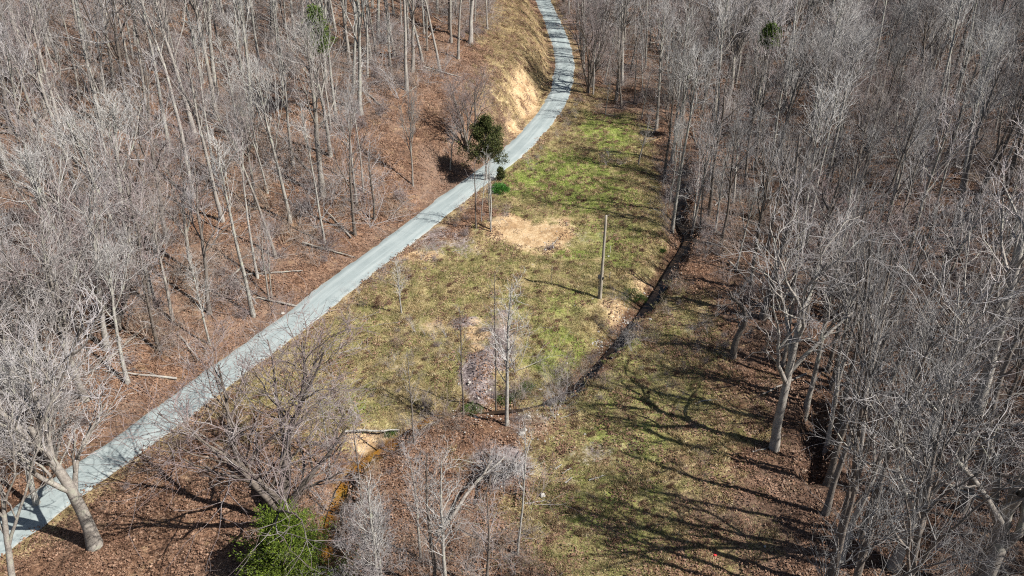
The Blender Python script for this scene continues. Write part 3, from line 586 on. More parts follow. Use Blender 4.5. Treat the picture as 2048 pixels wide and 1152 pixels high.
NAMED = [
    (-26.70, 35.28, 21.6, 'spread_a', 1.15, 0.40, 'largest pale tree at the lower left, thick mottled trunk beside the lane', ''),
    (-15.03, 37.28, 15.6, 'multi_a', 1.50, 1.00, 'dark bare tree with several spreading trunks rising behind the green cedar', ''),
    (19.34, 43.92, 19.4, 'stout', 1.00, 2.20, 'stout pale sycamore-like tree casting a long branching shadow over the grass', ''),
    (23.12, 48.31, 17.0, 'forest_a', 1.10, 0.60, 'straight brownish trunk standing just behind the stout pale tree', ''),
    (23.71, 33.69, 22.4, 'spread_c', 1.00, 5.20, 'tallest forked silvery tree at the lower right with thick upright limbs', ''),
    (27.56, 31.89, 14.2, 'broken', 1.20, 0.70, 'bluish grey tree with broken stubby limbs in the lower right corner', ''),
    (24.85, 43.73, 8.6, 'slender_a', 1.20, 0.20, 'small leaning pale tree left of the tall forked silvery tree', ''),
    (18.80, 54.25, 8.0, 'crooked', 1.00, 0.00, 'dark crooked tree with a bent trunk and few branches right of the creek', ''),
    (22.40, 67.52, 11.1, 'forest_b', 0.80, 1.50, 'dark upright tree behind the crooked one with twiggy side shoots', ''),
    (-21.09, 79.02, 20.2, 'forest_c', 1.20, 0.90, 'tall dark straight tree on the slope with a green clump at its tip', ''),
    (-34.83, 62.57, 18.6, 'forest_b', 1.25, 3.00, 'tall pale tree with close twin stems halfway up the left slope', 'twin'),
    (-38.35, 59.31, 16.9, 'spread_b', 0.85, 4.10, 'broad pale tree leaning left on the lower left slope', ''),
    (-29.96, 63.33, 16.9, 'spread_a', 0.70, 2.90, 'pale forked tree with a wide crown left of the lane on the slope', ''),
    (-22.86, 62.30, 9.3, 'slender_b', 1.10, 0.30, 'pair of close slender stems at the foot of the slope beside the lane', 'twin'),
    (-26.16, 55.64, 9.9, 'slender_a', 1.10, 1.30, 'slim tree nearest the lane edge below the leaf covered slope', ''),
    (-17.36, 79.05, 14.3, 'forest_a', 0.85, 4.40, 'slim dark tree right of the tall straight tree on the slope', ''),
    (-11.74, 84.74, 13.3, 'spread_b', 0.55, 1.40, 'dark trunk with a wide low crown near the lane above the field', ''),
    (-15.26, 77.32, 10.0, 'slender_c', 1.50, 2.00, 'thin pale sapling near the foot of the slope above the lane', ''),
    (-5.76, 94.55, 12.0, 'multi_a', 1.00, 3.80, 'dark leaning tree with steep limbs left of the cedar', ''),
    (-7.73, 89.98, 6.6, 'slender_b', 1.30, 0.80, 'thin dark trunk on leaf litter just left of the cedar', ''),
    (-23.42, 73.64, 20.3, 'forest_b', 0.80, 5.00, 'tall thin pale trunk on the slope left of the tall dark straight tree', ''),
    (-34.31, 81.95, 12.3, 'slender_c', 1.10, 1.00, 'long pale leaning pole of a tree high on the left slope', ''),
    (-31.77, 85.86, 12.4, 'slender_a', 1.10, 2.50, 'very straight pale pole of a tree high on the slope', ''),
    (-40.24, 72.13, 17.0, 'forest_c', 0.90, 2.30, 'pale tall tree with steep limbs in the upper left', ''),
    (-3.94, 76.13, 8.1, 'whip_a', 1.20, 0.80, 'slim dark trunk at the left of the two slim pairs before the cedar', ''),
    (-3.39, 77.54, 6.9, 'whip_b', 1.00, 2.00, 'slim pale trunk just behind the slim dark one before the cedar', ''),
    (-2.36, 76.18, 9.4, 'whip_b', 1.20, 4.00, 'slim pale trunk at the edge of the sand patch', 'twin'),
    (-10.21, 60.68, 6.1, 'slender_a', 1.40, 1.00, 'lone bare sapling in the lawn beside the lane with a thin shadow', ''),
    (-3.75, 47.15, 10.3, 'whip_a', 0.95, 4.00, 'thin sapling left of the grey mulch heap', ''),
    (-1.26, 48.04, 12.9, 'whip_a', 0.70, 1.00, 'very thin tall sapling left of its bent neighbour at the mulch heap', ''),
    (-0.42, 46.13, 13.8, 'slender_a', 1.10, 5.00, 'tall pale sapling with bent foot right of the mulch heap', ''),
    (-7.20, 44.09, 8.5, 'whip_a', 1.00, 0.20, 'thin sapling beside the orange creek bank', ''),
    (-13.28, 42.49, 8.1, 'whip_b', 1.10, 4.00, 'pale sapling by the sandy creek bend', ''),
    (-10.16, 38.59, 7.8, 'whip_a', 1.10, 2.00, 'thin dark sapling growing from the creek bank', ''),
    (0.35, 34.64, 10.9, 'whip_b', 0.90, 3.00, 'single thin straight sapling right of the sapling thicket', ''),
    (-3.92, 31.67, 11.6, 'slender_a', 1.15, 0.00, 'straight pale tree in the middle of the sapling thicket at the bottom edge', ''),
    (-4.71, 32.10, 12.0, 'slender_c', 1.15, 1.10, 'slightly leaning pale tree in the sapling thicket at the bottom edge', ''),
    (-7.84, 31.53, 10.2, 'slender_a', 1.10, 0.50, 'pale twin stemmed thicket tree right of the green cedar', 'twin'),
    (-8.39, 31.82, 7.5, 'multi_b', 0.80, 2.50, 'low bushy many stemmed thicket tree by the creek at the bottom edge', ''),
    (-5.70, 34.12, 8.7, 'slender_b', 1.10, 3.10, 'thin pale tree at the left of the sapling thicket', ''),
    (-1.39, 32.03, 8.7, 'slender_c', 1.20, 4.00, 'tangled pale tree at the right of the sapling thicket', ''),
    (12.04, 119.89, 18.7, 'multi_a', 0.80, 0.60, 'dark trunked tree with upright limbs at the right edge of the lane bend', ''),
    (12.78, 119.23, 17.5, 'forest_a', 0.60, 1.60, 'pale grey tree close behind the dark trunked one at the lane bend', ''),
    (18.62, 83.59, 12.7, 'forest_b', 0.60, 0.60, 'slim dark trunk at the field edge where the creek enters the wood', ''),
    (19.83, 85.51, 12.9, 'forest_c', 0.70, 3.60, 'dark trunk just right of the slim one at the creek edge', ''),
    (19.85, 76.61, 13.6, 'slender_b', 1.00, 0.30, 'pale slim trunk standing over the creek bend', 'twin'),
    (20.48, 75.81, 14.1, 'forest_a', 0.60, 2.30, 'pale straight tree right of the creek bend', ''),
    (21.98, 75.07, 11.2, 'slender_a', 1.00, 5.30, 'small dark trunk in leaf litter right of the creek bend', ''),
    (18.72, 115.48, 10.6, 'slender_c', 1.00, 0.30, 'slim trunk at the top end of the green field', ''),
    (16.23, 93.26, 7.4, 'slender_b', 1.50, 1.30, 'slim sapling at the right edge of the green field', ''),
    (26.92, 72.23, 15.5, 'edge_a', 0.80, 0.60, 'dark trunked tree, first from the top along the right edge of the clearing', ''),
    (26.12, 66.72, 16.4, 'edge_b', 0.80, 0.90, 'grey crook limbed tree, second from the top along the right edge of the clearing', ''),
    (26.49, 63.17, 15.2, 'edge_c', 0.80, 2.40, 'dark high crowned tree, third from the top along the right edge of the clearing', ''),
    (26.20, 58.66, 19.0, 'edge_a', 0.80, 4.80, 'dark trunked tree, fourth from the top along the right edge of the clearing', ''),
    (26.93, 56.17, 18.6, 'edge_b', 0.80, 1.30, 'grey crook limbed tree, fifth from the top along the right edge of the clearing', ''),
    (26.37, 52.65, 17.9, 'edge_c', 0.80, 1.70, 'dark high crowned tree, sixth from the top along the right edge of the clearing', ''),
    (25.87, 50.44, 16.5, 'edge_a', 0.80, 0.60, 'dark trunked tree, seventh from the top along the right edge of the clearing', ''),
    (25.45, 48.58, 16.8, 'edge_b', 0.80, 5.60, 'grey crook limbed tree, eighth from the top along the right edge of the clearing', ''),
    (26.88, 47.50, 19.5, 'edge_c', 0.80, 4.80, 'dark high crowned tree, ninth from the top along the right edge of the clearing', ''),
    (24.55, 45.34, 19.5, 'edge_a', 0.80, 1.20, 'dark trunked tree, tenth from the top along the right edge of the clearing', ''),
    (23.69, 44.79, 18.1, 'edge_b', 0.80, 3.80, 'grey crook limbed tree, ninth from the bottom along the right edge of the clearing', ''),
    (21.94, 40.28, 20.2, 'edge_a', 0.80, 0.50, 'dark trunked tree, eighth from the bottom along the right edge of the clearing', ''),
    (23.75, 39.93, 19.2, 'edge_b', 0.80, 4.00, 'grey crook limbed tree, seventh from the bottom along the right edge of the clearing', ''),
    (20.86, 37.66, 18.8, 'edge_a', 0.80, 0.50, 'dark trunked tree, sixth from the bottom along the right edge of the clearing', ''),
    (22.42, 35.76, 19.3, 'edge_c', 0.80, 1.80, 'dark high crowned tree, fifth from the bottom along the right edge of the clearing', ''),
    (20.59, 34.20, 20.9, 'edge_b', 0.80, 5.10, 'grey crook limbed tree, fourth from the bottom along the right edge of the clearing', ''),
    (19.11, 32.17, 20.1, 'edge_a', 0.80, 2.60, 'dark trunked tree, third from the bottom along the right edge of the clearing', ''),
    (19.62, 30.63, 21.3, 'edge_c', 0.80, 0.30, 'dark high crowned tree, second from the bottom along the right edge of the clearing', ''),
    (17.89, 29.80, 18.0, 'edge_a', 0.80, 3.80, 'dark trunked tree, first from the bottom along the right edge of the clearing', ''),
    (-29.26, 31.18, 18.0, 'spread_c', 0.80, 2.00, 'grey tree rising from below the lower left corner beside the lane', ''),
    (-34.26, 33.98, 19.9, 'spread_b', 1.10, 4.00, 'wide limbed grey tree leaning in over the lane from the left border', ''),
    (-36.01, 42.58, 15.1, 'forest_a', 1.00, 1.70, 'grey tree at the left edge between the lane and the largest pale tree', ''),
    (-32.77, 42.17, 15.0, 'multi_b', 1.00, 3.20, 'many stemmed grey tree just above the lane at the lower left', ''),
    (-30.81, 50.12, 14.3, 'forest_b', 1.00, 2.80, 'pale tree beside the lane left of its long shaded stretch', ''),
    (-29.80, 54.03, 13.4, 'forest_e', 1.00, 2.10, 'dark barked tree above the lane in the lower left quarter', ''),
    (-39.16, 51.21, 15.3, 'spread_b', 1.00, 6.00, 'pale crooked limbed tree at the left edge below the middle', ''),
    (-29.78, 57.35, 12.8, 'forest_a', 1.00, 1.20, 'grey tree left of the slim tree nearest the lane', ''),
    (-33.25, 55.07, 14.5, 'multi_b', 1.00, 2.50, 'many stemmed grey tree on the lower left slope', ''),
    (-35.68, 48.74, 15.2, 'forest_e', 1.00, 1.20, 'dark barked tree near the left edge above the lane', ''),
    (30.65, 44.31, 21.5, 'spread_a', 0.95, 1.90, 'broad silvery tree with a fan of limbs at the right edge', ''),
    (35.77, 47.34, 23.8, 'forest_c', 1.30, 3.90, 'tall pale fan shaped tree at the right edge above the broad silvery one', ''),
    (31.00, 59.96, 14.7, 'multi_a', 1.40, 2.90, 'dense vase shaped grey tree in the right hand wood', ''),
    (42.07, 78.31, 16.2, 'spread_b', 0.85, 0.30, 'pale forked tree with a large open crown in the upper right wood', ''),
    (55.91, 90.21, 15.2, 'spread_a', 0.70, 4.30, 'dark limbed tree with pale bare branches near the upper right corner', ''),
    (-32.21, 38.67, 14.4, 'forest_b', 1.10, 2.20, 'pale limbed tree on the far side of the lane at the left edge', ''),
    (-36.70, 47.01, 16.1, 'multi_a', 1.20, 4.20, 'pale many limbed tree at the left edge above the lane', ''),
    (-33.10, 47.86, 16.3, 'spread_b', 1.00, 1.10, 'forked pale tree just above the lane in the lower left', ''),
]
taken = []
for (x, y, h, pn, wid, rot, label, extra) in NAMED:
    place_tree(pn, x, y, h, wid, rot, label, None, extra, 'sapling' if pn[:3] in ('sle', 'whi') and h < 15 else 'bare_tree', lean=.06 if pn[:4] == 'edge' else 0)
    taken.append((x, y, 2.2 if h < 15 else 3.2 if x < 0 else 3.4))

# the woods: positions by dart throwing in the plan of the place
rng = np.random.RandomState(77)
def darts(n, box, gap, ok, taken):
    cand = np.column_stack([rng.uniform(box[0], box[1], n), rng.uniform(box[2], box[3], n)])
    cand = cand[ok(cand[:, 0], cand[:, 1])]
    T = np.array([(t[0], t[1]) for t in taken]); G = np.array([t[2] for t in taken])
    keep = []
    for c in cand:
        if len(T) and np.any(np.hypot(T[:, 0] - c[0], T[:, 1] - c[1]) < G): continue
        if keep:
            k = np.array(keep)
            if np.any((k[:, 0] - c[0]) ** 2 + (k[:, 1] - c[1]) ** 2 < gap * gap): continue
        keep.append(c)
    return np.array(keep)

def pix(X, Y, Z):
    th = math.radians(27); c, s = math.cos(th), math.sin(th)
    d = Y * c - (Z - 33) * s; v = Y * s + (Z - 33) * c
    return 1024 + 1500 * X / d, 576 - 1500 * v / d, d

def left_ok(X, Y):
    dr, sr, _, ss = near_line(X, Y, ROADL)
    bank = (Y > 82) & (Y < 185) & (dr < 13)
    return (sr > 0) & (dr > 3.2) & ~bank & (Y > 22)
def right_ok(X, Y):
    dr, sr, _, _ = near_line(X, Y, ROADL); dc, _, _, _ = near_line(X, Y, CREEKL)
    return (sr < 0) & (dr > 3.0) & ~inside(X, Y, FIELD) & (dc > 1.6) & (X > -10) & (Y > 24) & ((X > 8) | (Y > 95))

L = darts(8000, (-115, 12, 24, 235), 3.15, left_ok, taken)
Rr = darts(9000, (-8, 125, 24, 235), 3.4, right_ok, taken)
trees = []
for side, A in (('L', L), ('R', Rr)):
    Z = height(A[:, 0], A[:, 1])
    for (x, y), z in zip(A, Z):
        u, v, d = pix(x, y, z)
        h = rng.uniform(12, 23.5)
        if side == 'L': pn = rng.choice(['forest_a', 'forest_b', 'forest_c', 'forest_d', 'pole_a', 'pole_b', 'spread_b', 'forest_e', 'slender_a', 'slender_c'], p=[.09, .10, .09, .05, .24, .20, .02, .09, .06, .06])
        else: pn = rng.choice(['forest_a', 'forest_b', 'forest_g', 'forest_f', 'pole_a', 'multi_a', 'spread_b', 'spread_c', 'forest_e', 'slender_b'], p=[.08, .05, .17, .16, .17, .02, .02, .03, .08, .22])
        if pn[:3] == 'sle': h = rng.uniform(8, 14)
        if pn == 'multi_a': h = rng.uniform(11, 15)
        tu, tv, td = pix(x, y, z + h)
        vis = (max(u, tu) > -40) and (min(u, tu) < 2090) and tv < 1230 and v > -40
        if y < 34 and abs(x) < 14: continue
        if side == 'R' and y < 72 and x < 48:
            if rng.rand() < .08: continue
            if rng.rand() < .8: pn = rng.choice(['edge_a', 'edge_b', 'edge_c', 'pole_b', 'pole_a']); h = rng.uniform(15, 22)
        near_right_edge = (v > 1000 and side == 'R' and u < 1650)
        trees.append((h * 1300 / max(d, 5) if vis else 0, side, x, y, z, h, str(pn), u, v))
trees.sort(key=lambda q: -q[0])
seen = [t for t in trees if t[0] > 0]
print('trees', len(trees), 'seen', len(seen))
def region(side, u, v):
    if side == 'L':
        if v > 620: return 'bare woodland tree on the lower left slope'
        if u < 330: return ('bare woodland tree high in the upper left corner' if v < 240 else 'bare woodland tree near the left edge')
        if u < 700: return ('bare woodland tree high on the left slope' if v < 240 else 'bare woodland tree midway up the left slope')
        return ('bare woodland tree in the wood above the straw bank' if v < 200 else 'bare woodland tree low on the slope above the lane')
    if v < 160: return ('bare woodland tree right of the far lane' if u < 1320 else ('bare woodland tree around the small far pine' if u < 1660 else 'bare woodland tree in the upper right wood'))
    if v < 480: return ('bare woodland tree along the upper creek' if u < 1480 else ('bare woodland tree in the middle right wood' if u < 1780 else 'bare woodland tree at the upper right edge'))
    if v < 800: return ('bare woodland tree right of the crooked dark tree' if u < 1780 else 'bare woodland tree at the lower right edge')
    return 'bare woodland tree in the wood past the ditch'
LOOK = dict(edge_a='dark open crowned tree', edge_b='grey open crowned tree', edge_c='dark high crowned tree', forest_f='grey vase crowned tree', forest_g='dark straight trunked tree', forest_a='grey upright crowned tree', forest_b='pale barked steep limbed tree', forest_c='grey deep crowned tree', forest_d='mauve twigged narrow tree', forest_e='dark barked tree',
            pole_a='pale straight pole tree with small top', pole_b='grey thin pole tree with small top', multi_a='dark many stemmed tree', spread_b='pale wide limbed tree', spread_c='pale tall forked tree',
            slender_a='pale thin sapling', slender_b='grey thin sapling', slender_c='dark thin sapling')
for i, t in enumerate(seen[:250]):
    _, side, x, y, z, h, pn, u, v = t
    lab = ('tall ' if h > 19.5 else 'shorter ' if h < 16.5 and pn[:3] != 'sle' else '') + LOOK[pn] + ' ' + region(side, u, v).replace('bare woodland tree ', '')
    place_tree(pn, x, y, h, rng.uniform(.85, 1.15), rng.uniform(0, 6.28), lab, lab.replace('tree', 'trees', 1).replace('sapling', 'saplings'), lean=rng.uniform(0, .13), name='sapling' if pn[:3] == 'sle' else 'bare_tree')
rest = seen[250:] + [t for t in trees if t[0] == 0 and t[3] < 200 and abs(t[2]) < 95]

# ---------------------------------------------------------------- scattering by geometry nodes (only for what nobody could count)
def scatter(name, meshes, pts, rot, scl, pick, label, cat):
    src = bpy.data.collections.new(name + '_sources')
    for i, me in enumerate(meshes):
        src.objects.link(bpy.data.objects.new('%s_piece_%02d' % (name, i), me))
    me = bpy.data.meshes.new(name); n = len(pts)
    me.vertices.add(n); me.vertices.foreach_set('co', np.asarray(pts, np.float32).ravel())
    for nm, ty, arr, key in (('turn', 'FLOAT_VECTOR', rot, 'vector'), ('size', 'FLOAT_VECTOR', scl, 'vector')):
        a = me.attributes.new(nm, ty, 'POINT'); a.data.foreach_set(key, np.asarray(arr, np.float32).ravel())
    a = me.attributes.new('pick', 'INT', 'POINT'); a.data.foreach_set('value', np.asarray(pick, np.int32))
    o = link(name, me); tagit(o, label, cat, kind='stuff')
    ng = bpy.data.node_groups.new(name, 'GeometryNodeTree')
    ng.interface.new_socket('Geometry', in_out='INPUT', socket_type='NodeSocketGeometry'); ng.interface.new_socket('Geometry', in_out='OUTPUT', socket_type='NodeSocketGeometry')
    N = ng.nodes; gi = N.new('NodeGroupInput'); go = N.new('NodeGroupOutput'); ip = N.new('GeometryNodeInstanceOnPoints'); ci = N.new('GeometryNodeCollectionInfo')
    ci.inputs['Collection'].default_value = src; ci.inputs['Separate Children'].default_value = True; ci.inputs['Reset Children'].default_value = True
    ip.inputs['Pick Instance'].default_value = True
    def at(nm, ty):
        q = N.new('GeometryNodeInputNamedAttribute'); q.data_type = ty; q.inputs['Name'].default_value = nm; return q.outputs['Attribute']
    lk = ng.links.new
    lk(gi.outputs[0], ip.inputs['Points']); lk(ci.outputs[0], ip.inputs['Instance']); lk(at('pick', 'INT'), ip.inputs['Instance Index'])
    e2r = N.new('FunctionNodeEulerToRotation'); lk(at('turn', 'FLOAT_VECTOR'), e2r.inputs[0]); lk(e2r.outputs[0], ip.inputs['Rotation'])
    lk(at('size', 'FLOAT_VECTOR'), ip.inputs['Scale']); lk(ip.outputs[0], go.inputs[0])
    md = o.modifiers.new('scatter', 'NODES'); md.node_group = ng
    return o

# trees beyond the 300 nearest: one object
order = ['edge_a', 'edge_b', 'edge_c', 'forest_f', 'forest_g', 'forest_a', 'forest_b', 'forest_c', 'forest_d', 'forest_e', 'pole_a', 'pole_b', 'multi_a', 'spread_b', 'spread_c', 'slender_a', 'slender_b', 'slender_c']
meshes = []
for n in order: meshes += [PROTO[n].trunk, PROTO[n].crown]
pts, rots, scs, pk = [], [], [], []
for t in rest:
    _, side, x, y, z, h, pn, u, v = t
    s = h / PROTO[pn].H; w = s * rng.uniform(.85, 1.15); a = rng.uniform(0, 6.28); lx, ly = rng.randn(2) * .05
    for k in (0, 1):
        pts.append((x, y, z)); rots.append((lx, ly, a)); scs.append((w, w, s)); pk.append(order.index(pn) * 2 + k)
scatter('distant_woodland', meshes, pts, rots, scs, pk, 'bare grey woodland filling the far slopes behind the nearer trees', 'woodland')

# undergrowth
U1 = darts(16000, (-110, 125, 26, 215), 1.15, lambda X, Y: (left_ok(X, Y) | (right_ok(X, Y))) & (vnoise(X, Y, .12) > -.22), [(0, 0, .1)])
Zu = height(U1[:, 0], U1[:, 1]); n = len(U1)
print('brush', n)
sc = rng.uniform(.5, 1.4, n) * np.where(U1[:, 0] < 0, 1.25, 1)
def weedy(X, Y):
    dr, sr, _, _ = near_line(X, Y, ROADL); dc, _, _, _ = near_line(X, Y, CREEKL)
    return (dr > 2.4) & (dc > .8) & (sr < 0) & (X > -30) & (((dc < 3.2) & (vnoise(X, Y, .3) > -.1)) | ((dr < 4.5) & (vnoise(X, Y, .2) > .1)) | (vnoise(X, Y, .13) > .30))
U2 = darts(7000, (-28, 24, 30, 120), 1.0, weedy, [(0, 0, .1)])
U3 = darts(900, (-7, 1.5, 29, 36.5), 1.35, lambda X, Y: near_line(X, Y, CREEKL)[0] > 1.0, [(0, 0, .1)])
U1 = np.vstack([U1, U3]); sc = np.concatenate([sc, rng.uniform(.4, .85, len(U3))])
U1 = np.vstack([U1, U2]); Zu = height(U1[:, 0], U1[:, 1]); sc = np.concatenate([sc, rng.uniform(.22, .5, len(U2)) * np.where(near_line(U2[:, 0], U2[:, 1], CREEKL)[0] < 3, 1.5, 1)]); n = len(U1)
scatter('undergrowth', BRUSHES, np.column_stack([U1, Zu]), np.column_stack([np.zeros(n), np.zeros(n), rng.uniform(0, 6.28, n)]), np.column_stack([sc, sc, sc]), np.where(U1[:, 1] < 37, np.where(np.abs(U1[:, 0] + 3) < 5, rng.choice([0, 1, 3, 3], n), rng.randint(0, 4, n)), rng.randint(0, 4, n)),
        'low tangled brush and brambles under the bare trees', 'undergrowth')

# fallen sticks and logs on the woodland floor
def sticks():
    out = []
    for i, (l, r) in enumerate([(2.2, .04), (3.6, .07), (5.5, .11)]):
        g = np.random.RandomState(200 + i); t = np.linspace(-.5, .5, 7); P = np.column_stack([t * l, g.randn(7) * l * .015, np.full(7, r * .8)])[None]; Q = (r * np.linspace(1, .45, 7))[None]
        b = spawn(g, P, Q, 7, .2, .95, .7, .25, .4, 4, .2, .01, None, .012); out.append(tube_mesh('stick', [(P, Q, 6), (*b, 3)], M['bark'], True))
    return out
F1 = darts(1500, (-90, 90, 28, 150), 3, lambda X, Y: left_ok(X, Y) | right_ok(X, Y), [(0, 0, .1)]); n = len(F1); e = .6; Zf = height(F1[:, 0], F1[:, 1]); af = rng.uniform(0, 6.28, n)
rise = (height(F1[:, 0] + e * np.cos(af), F1[:, 1] + e * np.sin(af)) - height(F1[:, 0] - e * np.cos(af), F1[:, 1] - e * np.sin(af))) / (2 * e)
scatter('fallen_branches', sticks(), np.column_stack([F1, Zf + .05]), np.column_stack([np.zeros(n), -np.arctan(rise), af]), np.ones((n, 3)), rng.randint(0, 3, n), 'dead sticks and rotting logs lying on the woodland floor', 'deadwood')

# leaf litter and grass
def leaf_clump(seed, n, rad, size, mat, lift=.05, flat=.5):
    g = np.random.RandomState(seed); c = np.column_stack([g.uniform(-rad, rad, n), g.uniform(-rad, rad, n), g.uniform(0, lift, n)])
    a = g.randn(n, 3); a[:, 2] *= flat; a /= np.linalg.norm(a, axis=1, keepdims=True)
    b = np.cross(a, np.column_stack([g.randn(n) * flat, g.randn(n) * flat, np.ones(n)])); b /= np.linalg.norm(b, axis=1, keepdims=True) + 1e-9
    s = size * g.uniform(.6, 1.4, n)[:, None]
    up = np.cross(a, b) * s * .3
    V = np.stack([c - a * s, c - b * s * .6 + up, c + a * s, c + b * s * .6 + up], 1).reshape(-1, 3)
    return raw_mesh('leaves', V, np.arange(4 * n), 4, [mat])
def tuft(seed, n, rad, h, w, mat):
    g = np.random.RandomState(seed); c = np.column_stack([g.uniform(-rad, rad, n), g.uniform(-rad, rad, n), np.full(n, -.03)])
    a = g.uniform(0, 6.28, n); s = np.column_stack([np.cos(a), np.sin(a), np.zeros(n)]) * w
    d = np.column_stack([g.randn(n) * .7, g.randn(n) * .7, np.ones(n)]); d = d / np.linalg.norm(d, axis=1, keepdims=True) * (h * g.uniform(.5, 1.3, n))[:, None]
    V = np.stack([c - s, c + s, c + d], 1).reshape(-1, 3)
    return raw_mesh('tuft', V, np.arange(3 * n), 3, [mat])
def on_ground(n, box, ok):
    X = rng.uniform(box[0], box[1], n); Y = box[2] + (box[3] - box[2]) * rng.rand(n) ** 1.35
    m = ok(X, Y); X, Y = X[m], Y[m]
    Z = height(X, Y)
    u, v, d = pix(X, Y, Z); k = (u > -150) & (u < 2200) & (v > -50) & (v < 1300)
    X, Y, Z = X[k], Y[k], Z[k]
    e = .25; gx = (height(X + e, Y) - Z) / e; gy = (height(X, Y + e) - Z) / e
    return np.column_stack([X, Y, Z]), np.arctan(gy).clip(-.7, .7), -np.arctan(gx).clip(-.7, .7)
def offroad(X, Y):
    dr, _, _, _ = near_line(X, Y, ROADL); dc, _, _, _ = near_line(X, Y, CREEKL); return (dr > 2.3) & (dc > .9)
def cover(X, Y):
    i = inside(X, Y, LAWN); g = np.where(i, .85, 0); g = np.maximum(g, blob_mask(X, Y, 'grass') * .75)
    bare = np.maximum(blob_mask(X, Y, 'sand'), blob_mask(X, Y, 'mulch') * .8)
    return g * (1 - bare), bare
leafm = [leaf_clump(i, 60, .8, .075, M['leaf_litter'], .10) for i in (1, 2, 3)] + [leaf_clump(i, 60, .8, .075, M['leaf_shade_tone'], .10) for i in (4, 5)]
def leaf_ok(X, Y):
    g, b = cover(X, Y); dr, _, _, _ = near_line(X, Y, ROADL); return (offroad(X, Y) | ((dr > 1.75) & (dr < 2.4) & (rng.rand(len(X)) < .35))) & (rng.rand(len(X)) > .9 * g + b * .7)
P, rx, ry = on_ground(60000, (-110, 120, 26, 190), leaf_ok); n = len(P); print('leaf clumps', n)
s = rng.uniform(.7, 1.3, n)
scatter('leaf_litter', leafm, P, np.column_stack([rx, ry, rng.uniform(0, 6.28, n) * 0]), np.column_stack([s, s, s]), np.where(rng.rand(n) < .75 * sstep(12, 24, P[:, 0] - .12 * (P[:, 1] - 40).clip(0, 200)), rng.randint(3, 5, n), rng.randint(0, 3, n)), 'brown fallen leaves covering the woodland floor', 'leaf litter')  # more of the shade-painted leaves towards the right
gm = [tuft(i, 130, .6, .15, .016, M['grass']) for i in (1, 2)] + [tuft(5, 130, .6, .2, .016, M['straw'])] + [tuft(7, 130, .6, .13, .018, M['lush_grass'])] + [tuft(8, 110, .28, .38, .018, M['straw']), tuft(9, 90, .22, .30, .02, M['leaf_litter'])]
def grass_ok(X, Y):
    g, b = cover(X, Y); st = blob_mask(X, Y, 'straw') * .8
    return offroad(X, Y) & (rng.rand(len(X)) < np.maximum(g * .9, st) - b)
P, rx, ry = on_ground(60000, (-30, 45, 28, 170), grass_ok); n = len(P); print('tufts', n)
lu = blob_mask(P[:, 0], P[:, 1], 'lush'); st = blob_mask(P[:, 0], P[:, 1], 'straw')
pick = rng.randint(0, 2, n); r = rng.rand(n); pick = np.where(r < .15 + .75 * st, 2, pick); pick = np.where(rng.rand(n) < lu * .8, 3, pick); q = rng.rand(n); pick = np.where(q < .09, 4, np.where(q < .15, 5, pick))
s = rng.uniform(.7, 1.3, n)
scatter('grass', gm, P, np.column_stack([rx, ry, rng.uniform(0, .1, n)]), np.column_stack([s, s, s]), pick, 'short winter grass on the open field', 'grass')

# ---------------------------------------------------------------- evergreens
def sprays(g, C, D, size, n):
    """n little flat blades round each point C, fanned about direction D"""
    N = len(C); c = np.repeat(C, n, 0) + g.randn(N * n, 3) * size * .8
    d = np.repeat(D, n, 0) + g.randn(N * n, 3) * .55; d[:, 2] += .25; d /= np.linalg.norm(d, axis=1, keepdims=True)
    s = np.cross(d, g.randn(N * n, 3)); s /= np.linalg.norm(s, axis=1, keepdims=True) + 1e-9
    L_ = (size * g.uniform(.7, 1.5, N * n))[:, None]
    V = np.stack([c, c + d * L_ * .5 + s * L_ * .16, c + d * L_, c + d * L_ * .5 - s * L_ * .16], 1)
    return V.reshape(-1, 3)
def evergreen(name, label, x, y, H, width, mat, base=.1, nb=90, seed=1, size=.16, blades=9, ang=1.15, shape=.8, r=.12, droop=.07, n2=6):
    g = np.random.RandomState(seed)
    P0, R0 = trunk_line(g, H, r, 10, .03)
    cb = base
    L1 = spawn(g, P0, R0, nb, cb, .97, ang, 1, .3, 6, .16, droop, lambda u: (1.05 - u) ** shape * (.55 + .45 * np.minimum(1, u * 6)), .012, abslen=width / 2)
    L2 = spawn(g, *L1, n2, .3, 1, .8, .36, .6, 4, .15, .05, None, .008)
    C = np.concatenate([L2[0][:, 1:].reshape(-1, 3), L1[0][:, 3:].reshape(-1, 3)]); D = np.concatenate([(L2[0][:, 1:] - L2[0][:, :-1]).reshape(-1, 3), (L1[0][:, 3:] - L1[0][:, 2:-1]).reshape(-1, 3)])
    D /= np.linalg.norm(D, axis=1, keepdims=True) + 1e-9
    keep = g.rand(len(C)) > .15; C, D = C[keep], D[keep]
    V = sprays(g, C, D, size, blades)
    o = root(name, label, 'tree', (x, y, hz(x, y)))
    link('trunk', tube_mesh('trunk', [(P0, R0, 8), (*L1, 4), (*L2, 3)], M['bark']), o)
    link('crown', raw_mesh('crown', V, np.arange(len(V)), 4, [M[mat]]), o)
    return o
CE = [(-3.21, 88.37), (-1.42, 88.27), (-13.32, 32.55)]
evergreen('cedar_tree', 'dark green cedar with a bare lower trunk standing at the lane edge', CE[0][0], CE[0][1], 7.6, 5.8, 'cedar_dark', .24, 60, 3, .22, 14, 1.15, .65, .13, .03, 7)
evergreen('young_cedar', 'small dark cedar just behind the bright green bush', CE[1][0], CE[1][1], 1.6, 1.0, 'cedar_dark', .1, 30, 4, .15, 8)
evergreen('cedar_tree', 'bright green bushy cedar cut off by the bottom edge of the photo', CE[2][0], CE[2][1], 6.3, 7.2, 'cedar_bright', .02, 115, 6, .14, 20, .95, .8, .12, .10, 9)
